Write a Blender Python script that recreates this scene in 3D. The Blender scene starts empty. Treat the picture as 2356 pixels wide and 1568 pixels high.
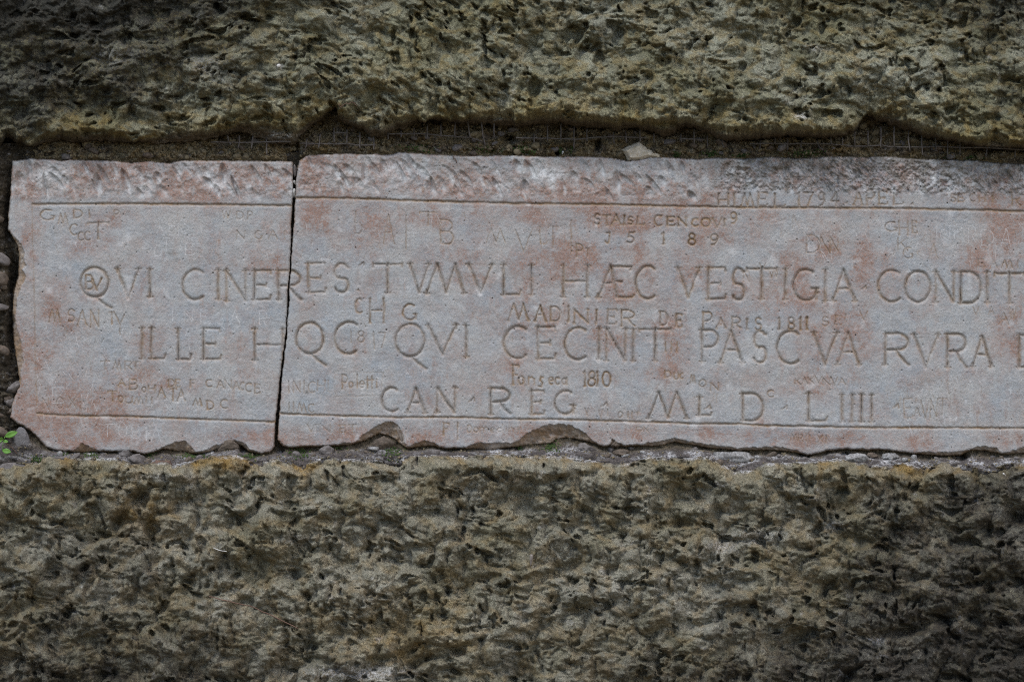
import bpy, math, random
import numpy as np
from mathutils import Vector, Matrix
random.seed(7)
RNG = np.random.default_rng(11)
S = bpy.context.scene
COL = S.collection
# units: 1 U = 1 mm of wall; u runs right, v runs down, h comes out of the wall towards the viewer
CU, CV, DIST = 1178.0, 784.0, 5.0
def W(u, v, h):
    k = (DIST - h/1000.0)/DIST
    return ((u-CU)/1000.0*k, -h/1000.0, (CV-v)/1000.0*k)

# ------------------------------------------------------------ camera, light, exposure
cam = bpy.data.cameras.new('camera'); co = bpy.data.objects.new('camera', cam); COL.objects.link(co)
co.location = (0, -DIST, 0); co.rotation_euler = (math.radians(90), 0, 0)
cam.sensor_width = 36; cam.lens = 36*DIST/2.356; cam.clip_end = 500; cam.clip_start = .05
S.camera = co
SUN_EL, SUN_AZ = 47.0, -50.0          # azimuth measured from straight in front of the wall, minus = from the left
wd = bpy.data.worlds.new('World'); S.world = wd; wd.use_nodes = True
wn = wd.node_tree; bg = wn.nodes['Background']
sky = wn.nodes.new('ShaderNodeTexSky'); sky.sky_type = 'NISHITA'; sky.sun_disc = False
sky.sun_elevation = math.radians(SUN_EL); sky.sun_rotation = math.radians(180 + -SUN_AZ*-1)
sky.dust_density = 2.0; sky.air_density = 1.0
wn.links.new(sky.outputs[0], bg.inputs[0]); bg.inputs[1].default_value = 0.14
sl = bpy.data.lights.new('sun', 'SUN'); so = bpy.data.objects.new('sun', sl); COL.objects.link(so)
sl.energy = 1.7; sl.angle = math.radians(15); sl.color = (1.0, .99, .97)
e, a = math.radians(SUN_EL), math.radians(SUN_AZ)
sd = Vector((math.sin(a)*math.cos(e), -math.cos(a)*math.cos(e), math.sin(e)))
so.rotation_euler = sd.to_track_quat('Z', 'Y').to_euler(); so.location = sd*10
S.cycles.use_denoising = False; S.cycles.filter_width = 1.05
S.view_settings.view_transform = 'Standard'; S.view_settings.look = 'None'
S.view_settings.exposure = 0.56; S.view_settings.gamma = 1; S.view_settings.use_curve_mapping = False

# ------------------------------------------------------------ numpy noise
def _hash(ix, iy, seed):
    h = (ix.astype(np.uint32)*np.uint32(0x9E3779B1)) ^ (iy.astype(np.uint32)*np.uint32(0x85EBCA77) + np.uint32((seed*0xC2B2AE3D+12345) & 0xFFFFFFFF))
    h = (h ^ (h >> np.uint32(15)))*np.uint32(0x2C1B3C6D)
    h = (h ^ (h >> np.uint32(12)))*np.uint32(0x297A2D39)
    h = (h ^ (h >> np.uint32(15)))*np.uint32(0x85EBCA6B)
    return h ^ (h >> np.uint32(16))
def perlin(x, y, seed=0):
    xi = np.floor(x); yi = np.floor(y); fx = (x-xi).astype(np.float32); fy = (y-yi).astype(np.float32)
    xi = xi.astype(np.int64); yi = yi.astype(np.int64)
    def g(dx, dy):
        a = (_hash(xi+dx, yi+dy, seed) & np.uint32(1023)).astype(np.float32)*np.float32(2*math.pi/1024)
        return np.cos(a)*(fx-dx) + np.sin(a)*(fy-dy)
    u = fx*fx*fx*(fx*(fx*6-15)+10); w = fy*fy*fy*(fy*(fy*6-15)+10)
    return ((g(0,0)*(1-u)+g(1,0)*u)*(1-w) + (g(0,1)*(1-u)+g(1,1)*u)*w)*1.5
def fbm(x, y, seed=0, o=4, gain=.5):
    r = 0; a = 1; n = 0
    for k in range(o):
        r = r + a*perlin(x*2**k+17.3*k, y*2**k-9.1*k, seed+k); n += a; a *= gain
    return r/n*1.3
def billow(x, y, seed=0, o=3, gain=.5):
    r = 0; a = 1; n = 0
    for k in range(o):
        r = r + a*np.abs(perlin(x*2.05**k+7.7*k, y*2.05**k+3.3*k, seed+k)); n += a; a *= gain
    return r/n*2.0                                   # 0 in creases, ~1 on knobs
def worley(x, y, seed=0):
    xi = np.floor(x).astype(np.int64); yi = np.floor(y).astype(np.int64)
    d1 = np.full(x.shape, 9., np.float32); d2 = d1.copy(); cid = np.zeros(x.shape, np.float32)
    for dx in (-1, 0, 1):
        for dy in (-1, 0, 1):
            h = _hash(xi+dx, yi+dy, seed)
            px = xi+dx+(h & np.uint32(255))/256.0; py = yi+dy+((h >> np.uint32(8)) & np.uint32(255))/256.0
            d = np.sqrt((px-x)**2+(py-y)**2).astype(np.float32); r = ((h >> np.uint32(16)) & np.uint32(255)).astype(np.float32)/256
            nearer = d < d1
            d2 = np.where(nearer, d1, np.minimum(d2, d)); cid = np.where(nearer, r, cid); d1 = np.where(nearer, d, d1)
    return d1, d2, cid
def knobs(x, y, seed=0, o=2, gain=.5):
    """crumb-like relief: overlapping rounded lumps of uneven size, 0..~1"""
    r = 0; a = 1; n = 0
    for k in range(o):
        X = x*2.1**k+5.1*k; Y = y*2.1**k-2.7*k
        xi = np.floor(X).astype(np.int64); yi = np.floor(Y).astype(np.int64); best = np.zeros(X.shape, np.float32)
        for dx in (-1, 0, 1):
            for dy in (-1, 0, 1):
                h = _hash(xi+dx, yi+dy, seed+k)
                px = xi+dx+.1+.8*(h & np.uint32(255))/256.0; py = yi+dy+.1+.8*((h >> np.uint32(8)) & np.uint32(255))/256.0
                rr = .50+.42*((h >> np.uint32(16)) & np.uint32(255))/256.0; am = .35+.65*((h >> np.uint32(24)) & np.uint32(255))/256.0
                q = 1-((px-X)**2+(py-Y)**2)/rr**2
                best = np.maximum(best, np.clip(q, 0, 1).astype(np.float32)**.8*am*rr/.92)
        r = r + a*best; n += a; a *= gain
    return r/n
def sst(a, b, x):
    t = np.clip((x-a)/(b-a), 0, 1); return t*t*(3-2*t)
def blobs(U, V, lst):
    r = np.zeros(U.shape, np.float32)
    for (x, y, rx, ry, s) in lst:
        r = np.maximum(r, s*np.exp(-((U-x)/rx)**2-((V-y)/ry)**2))
    return r
def polysdf(U, V, P):
    P = np.asarray(P, np.float32); n = len(P)
    best = np.full(U.shape, 1e12, np.float32); ins = np.zeros(U.shape, bool)
    U = U.astype(np.float32); V = V.astype(np.float32)
    for i in range(n):
        ax, ay = P[i]; bx, by = P[(i+1) % n]
        ex, ey = bx-ax, by-ay; L = ex*ex+ey*ey
        if L < 1e-6: continue
        wx = U-ax; wy = V-ay
        t = np.clip((wx*ex+wy*ey)/L, 0, 1)
        dx = wx-ex*t; dy = wy-ey*t
        best = np.minimum(best, dx*dx+dy*dy)
        if abs(ey) > 1e-9:
            c = ((ay <= V) & (by > V)) | ((by <= V) & (ay > V))
            xs = ax+(V-ay)/ey*ex
            ins ^= c & (U < xs)
    d = np.sqrt(best); return np.where(ins, d, -d)

# crop-to-wall conversions used while measuring the photograph
def mk(s, ox, oy):
    return lambda x, y: (x*s+ox, y*s+oy)
c1 = mk(.3027, 0, 322.1); c2 = mk(.3027, 0, 690.3); c3 = mk(.3027, 632.7, 322.1); c4 = mk(.3027, 632.7, 690.3)
c5 = mk(.25675, 1265.5, 322.1); c6 = mk(.25675, 1265.5, 690.3); c7 = mk(.25675, 1757.8, 322.1); c8 = mk(.25675, 1757.8, 690.3)
c9 = mk(.26856, 517.7, 218.6); c10 = mk(.24414, 1150.4, 230.1); c11 = mk(.26757, 1725.6, 230.1)
t1 = mk(.3418, 0, 0); t2 = mk(.3418, 776.5, 0); t3 = mk(.3418, 1550.7, 0)
t4 = mk(.3763, 0, 977.8); t5 = mk(.3763, 776.5, 977.8); t6 = mk(.3763, 1550.7, 977.8)
def M(f, pts): return [f(x, y) for x, y in pts]

# ------------------------------------------------------------ object helpers
def tag(o, label=None, cat=None, group=None, kind=None):
    for k, v in (('label', label), ('category', cat), ('group', group), ('kind', kind)):
        if v: o[k] = v
    return o
def link(name, me, mat=None, parent=None, loc=None):
    o = bpy.data.objects.new(name, me); COL.objects.link(o)
    if mat and me: me.materials.append(mat)
    if parent: o.parent = parent
    if loc is not None: o.location = loc
    return o
def np_mesh(name, verts, quads, cols=None, nrm=None, smooth=True):
    me = bpy.data.meshes.new(name)
    n, m = len(verts), len(quads); k = quads.shape[1]
    me.vertices.add(n); me.vertices.foreach_set('co', verts.astype(np.float32).ravel())
    me.loops.add(m*k); me.loops.foreach_set('vertex_index', quads.astype(np.int32).ravel())
    me.polygons.add(m); me.polygons.foreach_set('loop_start', np.arange(0, m*k, k, dtype=np.int32))
    me.polygons.foreach_set('use_smooth', np.full(m, smooth))
    me.update(calc_edges=True)
    if cols is not None:
        at = me.attributes.new('masks', 'FLOAT_COLOR', 'POINT'); at.data.foreach_set('color', cols.astype(np.float32).ravel())
    if nrm is not None:
        me.normals_split_custom_set_from_vertices(nrm.astype(np.float32))
    return me
class Sheet:
    """a displaced stone surface: rows follow v, columns follow u"""
    def __init__(s, u0, u1, v0, v1, step):
        nu = int(round((u1-u0)/step))+1; nv = int(round((v1-v0)/step))+1
        s.step = step; s.u0, s.v0 = u0, v0
        s.U, s.V = np.meshgrid(np.linspace(u0, u1, nu), np.linspace(v0, v1, nv))
        s.nu, s.nv = nu, nv
        s.du = np.zeros(s.U.shape); s.dv = np.zeros(s.U.shape); s.H = np.zeros(s.U.shape)
    def pos(s, org=(0,0,0)):
        k = (DIST-s.H/1000)/DIST
        return np.stack([(s.U+s.du-CU)/1000*k-org[0], -s.H/1000-org[1], (CV-s.V-s.dv)/1000*k-org[2]], -1)
    def quads(s, keep=None):
        idx = np.arange(s.nu*s.nv).reshape(s.nv, s.nu)
        q = np.stack([idx[:-1,:-1], idx[1:,:-1], idx[1:,1:], idx[:-1,1:]], -1)
        if keep is not None:
            kq = keep[:-1,:-1] & keep[1:,:-1] & keep[1:,1:] & keep[:-1,1:]; return q[kq], kq
        return q.reshape(-1, 4), None
    def build(s, name, mat, masks, keep=None, parent=None, org=(0,0,0)):
        p = s.pos(org).reshape(-1, 3); q, _ = s.quads(keep)
        used = np.unique(q); mp = np.full(len(p), -1); mp[used] = np.arange(len(used))
        me = np_mesh(name, p[used], mp[q], masks.reshape(-1, 4)[used])
        return link(name, me, mat, parent, None if parent else org)
    def at(s, u, v):
        j = int(np.clip(round((u-s.u0)/s.step), 0, s.nu-1)); i = int(np.clip(round((v-s.v0)/s.step), 0, s.nv-1))
        return float(s.H[i, j])

# ------------------------------------------------------------ materials
def newmat(name):
    m = bpy.data.materials.new(name); m.use_nodes = True
    nt = m.node_tree; b = nt.nodes['Principled BSDF']
    return m, nt, b
def N(nt, t, **k):
    n = nt.nodes.new('ShaderNode'+t)
    for a, v in k.items(): setattr(n, a, v)
    return n
def noise(nt, co, scale, detail=4, rough=.55, dist=0):
    n = N(nt, 'TexNoise'); n.inputs['Scale'].default_value = scale; n.inputs['Detail'].default_value = detail
    n.inputs['Roughness'].default_value = rough; n.inputs['Distortion'].default_value = dist
    nt.links.new(co, n.inputs['Vector']); return n.outputs['Fac']
def ramp(nt, f, a, b, lo=0., hi=1.):
    n = N(nt, 'MapRange'); n.clamp = True; n.inputs[1].default_value = a; n.inputs[2].default_value = b
    n.inputs[3].default_value = lo; n.inputs[4].default_value = hi; nt.links.new(f, n.inputs[0]); return n.outputs[0]
def mth(nt, op, a, b=None, clamp=False):
    n = N(nt, 'Math', operation=op); n.use_clamp = clamp
    for i, x in enumerate((a, b)):
        if x is None: continue
        if isinstance(x, (int, float)): n.inputs[i].default_value = x
        else: nt.links.new(x, n.inputs[i])
    return n.outputs[0]
def mixc(nt, f, a, b):
    n = N(nt, 'Mix', data_type='RGBA'); n.clamp_factor = True
    if isinstance(f, (int, float)): n.inputs[0].default_value = f
    else: nt.links.new(f, n.inputs[0])
    for i, x in ((6, a), (7, b)):
        if isinstance(x, tuple): n.inputs[i].default_value = (*x, 1)
        else: nt.links.new(x, n.inputs[i])
    return n.outputs[2]
def bump(nt, h, dist, strength=1., prev=None):
    n = N(nt, 'Bump'); n.inputs['Strength'].default_value = strength; n.inputs['Distance'].default_value = dist
    nt.links.new(h, n.inputs['Height'])
    if prev is not None: nt.links.new(prev, n.inputs['Normal'])
    return n.outputs[0]
def masks_of(nt):
    at = N(nt, 'Attribute', attribute_name='masks'); sp = N(nt, 'SeparateColor'); nt.links.new(at.outputs['Color'], sp.inputs[0])
    return sp.outputs[0], sp.outputs[1], sp.outputs[2], at.outputs['Alpha']
def marble_mat():
    m, nt, b = newmat('weathered_marble')
    co = N(nt, 'TexCoord').outputs['Object']
    pk, wh, oc, dk = masks_of(nt)
    n1 = noise(nt, co, 9, 5, .6, .4); n2 = noise(nt, co, 60, 6, .75); n3 = noise(nt, co, 330, 3, .7); n4 = noise(nt, co, 24, 5, .65, .8)
    c = mixc(nt, ramp(nt, n1, .35, .68), (.345, .352, .350), (.278, .312, .342))
    c = mixc(nt, ramp(nt, n4, .4, .72, 0, .6), c, (.42, .415, .40))
    # iron-pink patina, broken up by grain
    pf = mth(nt, 'MULTIPLY', pk, ramp(nt, n2, .34, .60, .4, 1.35)); pf = mth(nt, 'MULTIPLY', pf, ramp(nt, n3, .40, .56, .5, 1.2), True)
    c = mixc(nt, pf, c, (.255, .163, .130))
    of = mth(nt, 'MULTIPLY', oc, ramp(nt, n2, .3, .6, .5, 1.1), True)
    c = mixc(nt, of, c, (.235, .155, .08))
    wf = mth(nt, 'MULTIPLY', wh, ramp(nt, n2, .3, .55, .4, 1.2), True)
    c = mixc(nt, wf, c, (.56, .565, .57))
    df = mth(nt, 'MULTIPLY', dk, ramp(nt, n2, .36, .58, .2, 1.3), True)
    c = mixc(nt, df, c, (.085, .078, .06))
    # crystalline speckle
    sp = ramp(nt, n3, .3, .72, .80, 1.16)
    mx = N(nt, 'Mix', data_type='RGBA', blend_type='MULTIPLY'); mx.inputs[0].default_value = 1
    nt.links.new(c, mx.inputs[6]); cb = N(nt, 'CombineColor')
    for i in range(3): nt.links.new(sp, cb.inputs[i])
    nt.links.new(cb.outputs[0], mx.inputs[7])
    nt.links.new(mx.outputs[2], b.inputs['Base Color'])
    b.inputs['Roughness'].default_value = .62; b.inputs['Specular IOR Level'].default_value = .35
    g = bump(nt, noise(nt, co, 380, 3, .7), .0018, .7); g = bump(nt, noise(nt, co, 110, 4, .6), .0022, .5, g)
    nt.links.new(g, b.inputs['Normal']); return m
def rock_mat(name, base, light, ochre, crust_and_vignette, white, grey):
    m, nt, b = newmat(name)
    co = N(nt, 'TexCoord').outputs['Object']
    dk, oc, wh, gy = masks_of(nt)
    n1 = noise(nt, co, 7, 5, .6, .5); n2 = noise(nt, co, 34, 6, .65, .4); n3 = noise(nt, co, 160, 5, .75); n4 = noise(nt, co, 420, 3, .7)
    c = mixc(nt, ramp(nt, n1, .38, .66), base, light)
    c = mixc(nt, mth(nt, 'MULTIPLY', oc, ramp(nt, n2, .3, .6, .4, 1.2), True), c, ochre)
    c = mixc(nt, gy, c, grey)
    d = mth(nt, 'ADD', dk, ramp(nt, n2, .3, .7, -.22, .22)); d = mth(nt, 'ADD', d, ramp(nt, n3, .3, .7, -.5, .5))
    c = mixc(nt, ramp(nt, d, .1, .75, 0, .92), c, crust_and_vignette)  # one dark colour for real crust and painted corner falloff
    w = mth(nt, 'MULTIPLY', wh, ramp(nt, n3, .38, .56, .0, 1.3), True)
    c = mixc(nt, w, c, white)
    # pale mineral flecks
    fl = mth(nt, 'MULTIPLY', ramp(nt, n4, .66, .74), ramp(nt, n2, .45, .6, .1, .8))
    c = mixc(nt, fl, c, (.40, .39, .33))
    sp = mth(nt, 'MULTIPLY', ramp(nt, n3, .3, .7, .42, 1.6), ramp(nt, n4, .3, .7, .55, 1.45))
    mx = N(nt, 'Mix', data_type='RGBA', blend_type='MULTIPLY'); mx.inputs[0].default_value = 1
    nt.links.new(c, mx.inputs[6]); cb = N(nt, 'CombineColor')
    for i in range(3): nt.links.new(sp, cb.inputs[i])
    nt.links.new(cb.outputs[0], mx.inputs[7]); nt.links.new(mx.outputs[2], b.inputs['Base Color'])
    b.inputs['Roughness'].default_value = .9; b.inputs['Specular IOR Level'].default_value = .2
    vo = N(nt, 'TexVoronoi'); vo.inputs['Scale'].default_value = 130; nt.links.new(co, vo.inputs['Vector'])
    g = bump(nt, vo.outputs['Distance'], .005, .7)
    g = bump(nt, noise(nt, co, 95, 6, .75), .010, .8, g); g = bump(nt, noise(nt, co, 300, 4, .75), .004, .8, g)
    nt.links.new(g, b.inputs['Normal']); return m
def flat_mat(name, a, bcol, scale, rough=.8, bd=.002):
    m, nt, b = newmat(name); co = N(nt, 'TexCoord').outputs['Object']
    c = mixc(nt, ramp(nt, noise(nt, co, scale, 5, .65), .35, .65), a, bcol)
    nt.links.new(c, b.inputs['Base Color']); b.inputs['Roughness'].default_value = rough
    nt.links.new(bump(nt, noise(nt, co, scale*3, 5, .7), bd, .8), b.inputs['Normal']); return m
MARBLE = marble_mat()
OLIVE = (.190, .182, .108); OLIVE2 = (.300, .302, .232)
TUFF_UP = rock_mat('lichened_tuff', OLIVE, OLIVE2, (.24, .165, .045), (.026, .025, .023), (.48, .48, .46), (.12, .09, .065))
TUFF_LO = rock_mat('pitted_tuff', (.205, .190, .130), (.312, .300, .245), (.27, .18, .065), (.030, .027, .024), (.50, .50, .51), (.14, .125, .12))
MORTAR = rock_mat('old_mortar', (.19, .155, .09), (.28, .235, .15), (.24, .17, .08), (.03, .026, .02), (.48, .48, .49), (.125, .11, .105))
LIME = flat_mat('pale_limestone', (.62, .57, .48), (.36, .31, .22), 60)
GREYSTONE = flat_mat('grey_violet_stone', (.17, .155, .15), (.085, .075, .07), 90)
BROWNSTONE = flat_mat('brown_stone', (.13, .10, .075), (.065, .052, .04), 110)
WHITESTONE = flat_mat('whitish_stone', (.34, .34, .34), (.11, .105, .10), 170)
REDSTONE = flat_mat('red_brown_stone', (.14, .082, .06), (.06, .04, .032), 90)
RUST = flat_mat('rusted_wire', (.045, .036, .03), (.10, .088, .078), 120, .75, .0006)
EARTH = flat_mat('earthy_lump', (.20, .165, .10), (.11, .09, .055), 120)
TWIG = flat_mat('dry_twig', (.09, .045, .03), (.16, .10, .07), 150, .8, .0005)
LEAF = flat_mat('fresh_leaf', (.10, .24, .035), (.14, .30, .055), 60, .5, .0004)
MOSS = flat_mat('green_moss', (.022, .045, .008), (.05, .085, .014), 200, .9, .0004)
SHELL = flat_mat('bleached_shell', (.60, .60, .58), (.42, .40, .37), 200, .5, .0004)
GREYSHELL = flat_mat('grey_shell', (.26, .23, .21), (.16, .14, .12), 200, .6, .0004)
SOIL = flat_mat('brown_soil', (.17, .13, .075), (.12, .09, .05), 3, .95, .01)

# ------------------------------------------------------------ the setting: ground before the wall, coarse rock face around and behind
gm = bpy.data.meshes.new('ground')
gm.from_pydata([(-60,-60,-1.35),(60,-60,-1.35),(60,6,-1.35),(-60,6,-1.35)], [], [(0,1,2,3)])
tag(link('ground', gm, SOIL), kind='structure')
sh = Sheet(-2400, 4760, -2400, 2150, 40)
dist = np.maximum(np.maximum(-60-sh.U, sh.U-2420), np.maximum(-40-sh.V, sh.V-1640))
sh.H = -150 + 170*sst(0, 90, dist) + fbm(sh.U/400, sh.V/400, 3)*60*sst(0, 200, dist) + billow(sh.U/120, sh.V/120, 5)*40*sst(60, 200, dist)
sh.build('rock_face', TUFF_UP, np.stack([sh.U*0+.25, sh.U*0+.1, sh.U*0, sh.U*0], -1))
tag(bpy.data.objects['rock_face'], kind='structure')

# ------------------------------------------------------------ outlines read off the photograph
E1 = M(t1, [(-400,900),(0,900),(60,880),(130,930),(200,975),(300,900),(420,880),(560,860),(700,850),(800,900),(900,950),(1000,910),(1100,850),(1250,810),(1400,850),(1560,845),(1600,775),(1700,762),(1850,762),(1960,800),(2000,840),(2060,800),(2150,760),(2260,715)]) + \
     M(t2, [(60,760),(180,815),(340,785),(500,770),(600,800),(700,790),(840,798),(930,760),(1060,740),(1160,735),(1210,785),(1400,750),(1600,760),(1700,782),(1840,792),(1920,778),(2000,818),(2150,800)]) + \
     M(t3, [(0,800),(100,792),(200,802),(240,828),(400,858),(600,838),(750,868),(800,848),(960,868),(1130,878),(1230,835),(1290,766),(1400,720),(1500,735),(1600,800),(1800,890),(2000,940),(2200,930),(2356,950),(2800,960)])
E2 = M(t1, [(-400,1020),(0,1010),(40,915),(100,958),(190,988),(240,990),(300,962),(400,945),(550,960),(700,945),(800,960),(870,962),(930,955),(1060,975),(1150,960),(1300,955),(1400,935),(1640,885),(1720,925),(1850,965),(1900,972),(1990,970),(2015,925),(2080,862),(2180,785),(2265,722)]) + \
     M(t2, [(0,790),(60,842),(170,872),(220,925),(290,935),(350,900),(450,865),(600,800),(700,812),(850,832),(1000,832),(1200,855),(1330,842),(1500,828),(1600,852),(1800,862),(1900,880),(1980,858),(2100,880),(2200,920),(2290,870)]) + \
     M(t3, [(0,905),(100,852),(170,872),(240,902),(330,955),(400,952),(480,942),(600,940),(760,915),(900,930),(1080,930),(1200,900),(1290,775),(1400,822),(1560,872),(1700,930),(1900,962),(2100,1000),(2300,1007),(2800,1010)])
F1 = M(t4, [(-300,250),(0,240),(100,222),(200,235),(300,185),(350,178),(450,202),(600,195),(700,202),(800,238),(880,240),(1000,222),(1060,245),(1150,225),(1300,190),(1450,182),(1550,228),(1700,200),(1760,212),(1840,258),(1920,215),(2000,192)]) + \
     M(t5, [(0,205),(200,215),(390,212),(450,187),(600,185),(800,190),(950,175),(1100,180),(1250,187),(1400,190),(1500,210),(1700,240),(1820,222),(1900,192)]) + \
     M(t6, [(0,205),(100,200),(200,190),(280,230),(370,282),(480,272),(560,232),(700,230),(900,222),(1000,202),(1080,222),(1180,240),(1300,252),(1420,230),(1530,272),(1640,227),(1800,250),(1920,262),(2000,240),(2140,230),(2600,235)])
def curve(P, U):
    P = sorted(P); return np.interp(U, [p[0] for p in P], [p[1] for p in P])

def relief(U, V, ru, rv, wu, wv, s, big, er, deep=1.):
    amp = sst(-.4, .4, fbm(U/90, V/75, s+2, 3))              # crumbly here, smoother there
    k1 = knobs(ru/46, rv/40, s+5, 1); k2 = knobs(ru/25, rv/22, s+6, 1); k3 = knobs(wu/13.5, wv/12.5, s+7, 1); k4 = knobs(wu/8, wv/7.5, s+8, 1)
    h = knobs(ru/82, rv/66, s+20, 1)*26*deep + fbm(U/260, V/190, s+3, 2)*big + fbm(wu/105, wv/100, s+4, 2)*big*.6 + k1*24*deep + k2*22*deep*(.5+.7*k1) + (k3*13+k4*6)*(.5+.8*amp) + er*fbm(wu/34, wv/32, s+9, 4, .55) + fbm(U/6, V/6, s+12, 1)*1.0
    hole = sst(.16, .42, fbm(ru/40, rv/32, s+15, 3))*sst(-.1, .3, fbm(U/130, V/110, s+16, 2)+.15)
    return h - 22*hole - 24, amp
# upper tuff block
up = Sheet(-150, 2506, -170, 362, 2.3)
U, V = up.U, up.V
wu = U + 20*fbm(U/110, V/110, 21, 2); wv = V + 20*fbm(U/110, V/110, 22, 2)
ca, sa = math.cos(.42), math.sin(.42)
lf = sst(1300, 500, U)*.9                                  # the strata rise to the right on the left half
ru = wu*(1-.1*lf)-wv*.42*lf; rv = wv*(1+.25*lf)+wu*.38*lf
e1 = curve(E1, U) + 12*fbm(U/30, V*0, 31) - 9*np.abs(perlin(U/21, V*0+.5, 34)) + 4*fbm(U/9, V*0+3, 32, 3); e2 = curve(E2, U) + 7*fbm(U/22, V*0, 33, 4, .6)
e2 = np.maximum(e2, e1+5)
Hr, amp = relief(U, V, ru, rv, U + 9*fbm(U/70, V/70, 23, 2), V + 9*fbm(U/70, V/70, 24, 2), 40, 20, 8, .95)
Hf = 42 + Hr
# two broad ledges seen in the photograph: a shelf across the middle right and a hollow above it
Hf += 26*sst(95, 165, V+ .05*(U-1400)) * sst(300, 900, U) - 14*np.exp(-((V-110-.03*(2356-U))/34)**2)*sst(900, 1300, U)
t = np.clip((V-e1)/(e2-e1), 0, 1)                            # 0 on the face, 1 at the back of the underside
Hf -= 12*sst(120, 0, e1-V)
under = Hf*(1-t**1.3) + (-24 + billow(U/30, V/18, 60)*9)*t**1.3 + (18*fbm(U/30, V/18, 64) + 17*knobs(U/25, V/15, 66) + 7*knobs(U/10, V/7, 69) - 10)*t*(1-t)*4
H = np.where(V > e1, under, Hf)
H = np.where(V > e2, -28 - (V-e2)*16, H); H = np.maximum(H, -140)
edge = np.minimum(np.minimum(U+150, 2506-U), V+170); H -= 150*sst(9, 0, edge)
up.H = H
soft = sst(0, 25, e1-V)
up.dv = fbm(ru/60, rv/50, 71, 1)*4*soft; up.du = fbm(U/40, V/40, 62, 2)*4*soft
dark = .0 + .66*sst(950, 100, U+1.2*V-120) + .40*sst(150, -60, V+.1*(1178-np.abs(U-1178))) + .34*sst(1950, 2400, U-.5*V) + fbm(U/120, V/90, 63)*.2 - .25*sst(60, 0, e1-V)  + .12*(amp-.45)  # black crust, plus vignette darkening painted into the top edge and corners
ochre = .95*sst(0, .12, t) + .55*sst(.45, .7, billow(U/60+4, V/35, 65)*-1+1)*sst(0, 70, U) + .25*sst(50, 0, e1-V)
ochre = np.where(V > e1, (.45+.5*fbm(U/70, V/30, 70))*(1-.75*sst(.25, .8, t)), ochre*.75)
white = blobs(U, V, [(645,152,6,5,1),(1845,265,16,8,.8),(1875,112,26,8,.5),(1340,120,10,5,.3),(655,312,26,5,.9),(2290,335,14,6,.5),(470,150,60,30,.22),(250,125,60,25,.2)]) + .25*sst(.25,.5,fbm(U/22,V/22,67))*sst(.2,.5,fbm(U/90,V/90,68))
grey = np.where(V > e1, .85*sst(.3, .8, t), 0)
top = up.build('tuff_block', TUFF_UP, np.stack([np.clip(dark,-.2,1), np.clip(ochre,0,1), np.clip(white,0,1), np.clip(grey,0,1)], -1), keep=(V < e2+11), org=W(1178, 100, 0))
tag(top, 'dark lichen-crusted tuff block overhanging the marble with a ragged ochre lower lip', 'rock')

# lower tuff block
lo = Sheet(-150, 2506, 1024, 1700, 2.35)
U, V = lo.U, lo.V
wu = U + 22*fbm(U/115, V/115, 121, 2); wv = V + 22*fbm(U/115, V/115, 122, 2)
f1 = curve(F1, U) + 4*fbm(U/15, V*0, 131)
q = sst(1100, 1900, U)
ru = wu+wv*.25; rv = wv-wu*.22
Hr, amp = relief(U, V, ru, rv, U + 9*fbm(U/70, V/70, 123, 2), V + 9*fbm(U/70, V/70, 124, 2), 140, 26, 8, 1.15)
Hf = 58 + Hr
dn = V-f1
# diagonal hollows and ledges running through the block
def crease(x0, y0, x1, y1, w, d):
    L = math.hypot(x1-x0, y1-y0); s = ((wu-x0)*(x1-x0)+(wv-y0)*(y1-y0))/L/L; n = ((wu-x0)*(y1-y0)-(wv-y0)*(x1-x0))/L
    return -d*np.exp(-(n/w)**2)*sst(-.15, .1, s)*sst(1.15, .9, s)
for c in ((90,1330,330,1130,16,26),(250,1200,330,1135,12,30),(520,1215,690,1120,12,20),(150,1365,60,1250,14,20),(880,1270,1010,1230,10,18),
          (980,1390,1130,1330,11,22),(1180,1320,1330,1290,14,22),(1560,1200,1700,1150,12,18),(1640,1260,1800,1210,10,16),(950,1540,1060,1490,10,24),
          (1500,1450,1800,1390,18,22),(2180,1250,2356,1190,16,24),(1980,1480,2250,1400,20,18),(640,1490,900,1440,14,18),(1230,1450,1420,1380,12,18)):
    Hf += crease(*c)
roll = sst(38, 0, dn)
Hf = Hf - roll**2*34
H = np.where(dn < 0, 20+dn*3.2, Hf); H = np.where(dn < 0, np.minimum(H, Hf), H); H = np.maximum(H, -120)
edge = np.minimum(np.minimum(U+150, 2506-U), 1700-V); H -= 150*sst(9, 0, edge)
lo.H = H
soft = sst(10, 45, dn); lo.dv = fbm(ru/60, rv/50, 171, 1)*4*soft; lo.du = fbm(U/40, V/40, 162, 2)*4*soft
dark = .0 + .62*sst(1700, 2450, U+.9*(V-1100)) + .30*sst(900, 100, U-.2*V+200)*sst(1080,1350,V) + .22*sst(1350, 1600, V) + fbm(U/110, V/80, 163)*.22 - .3*sst(50, 0, dn)  + .14*(amp-.45) - .25*blobs(U,V,[(980,1450,260,120,1),(1850,1380,160,200,.5),(620,1330,160,140,.8)])  # black crust, with lens falloff towards the bottom corners painted into the colour
ochre = .35*sst(.4, .75, 1-billow(U/70+4, V/50, 165)) + .15*sst(45, 0, dn) + .3*sst(30,0,dn)*sst(-.1,.4,fbm(U/60,V*0,169)) + blobs(U, V, [(515,1062,60,16,1),(700,1075,30,18,.7),(2100,1075,60,16,.9),(940,1470,120,60,.35),(330,1190,70,60,.5),(2350,1065,20,14,.8)])
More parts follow.
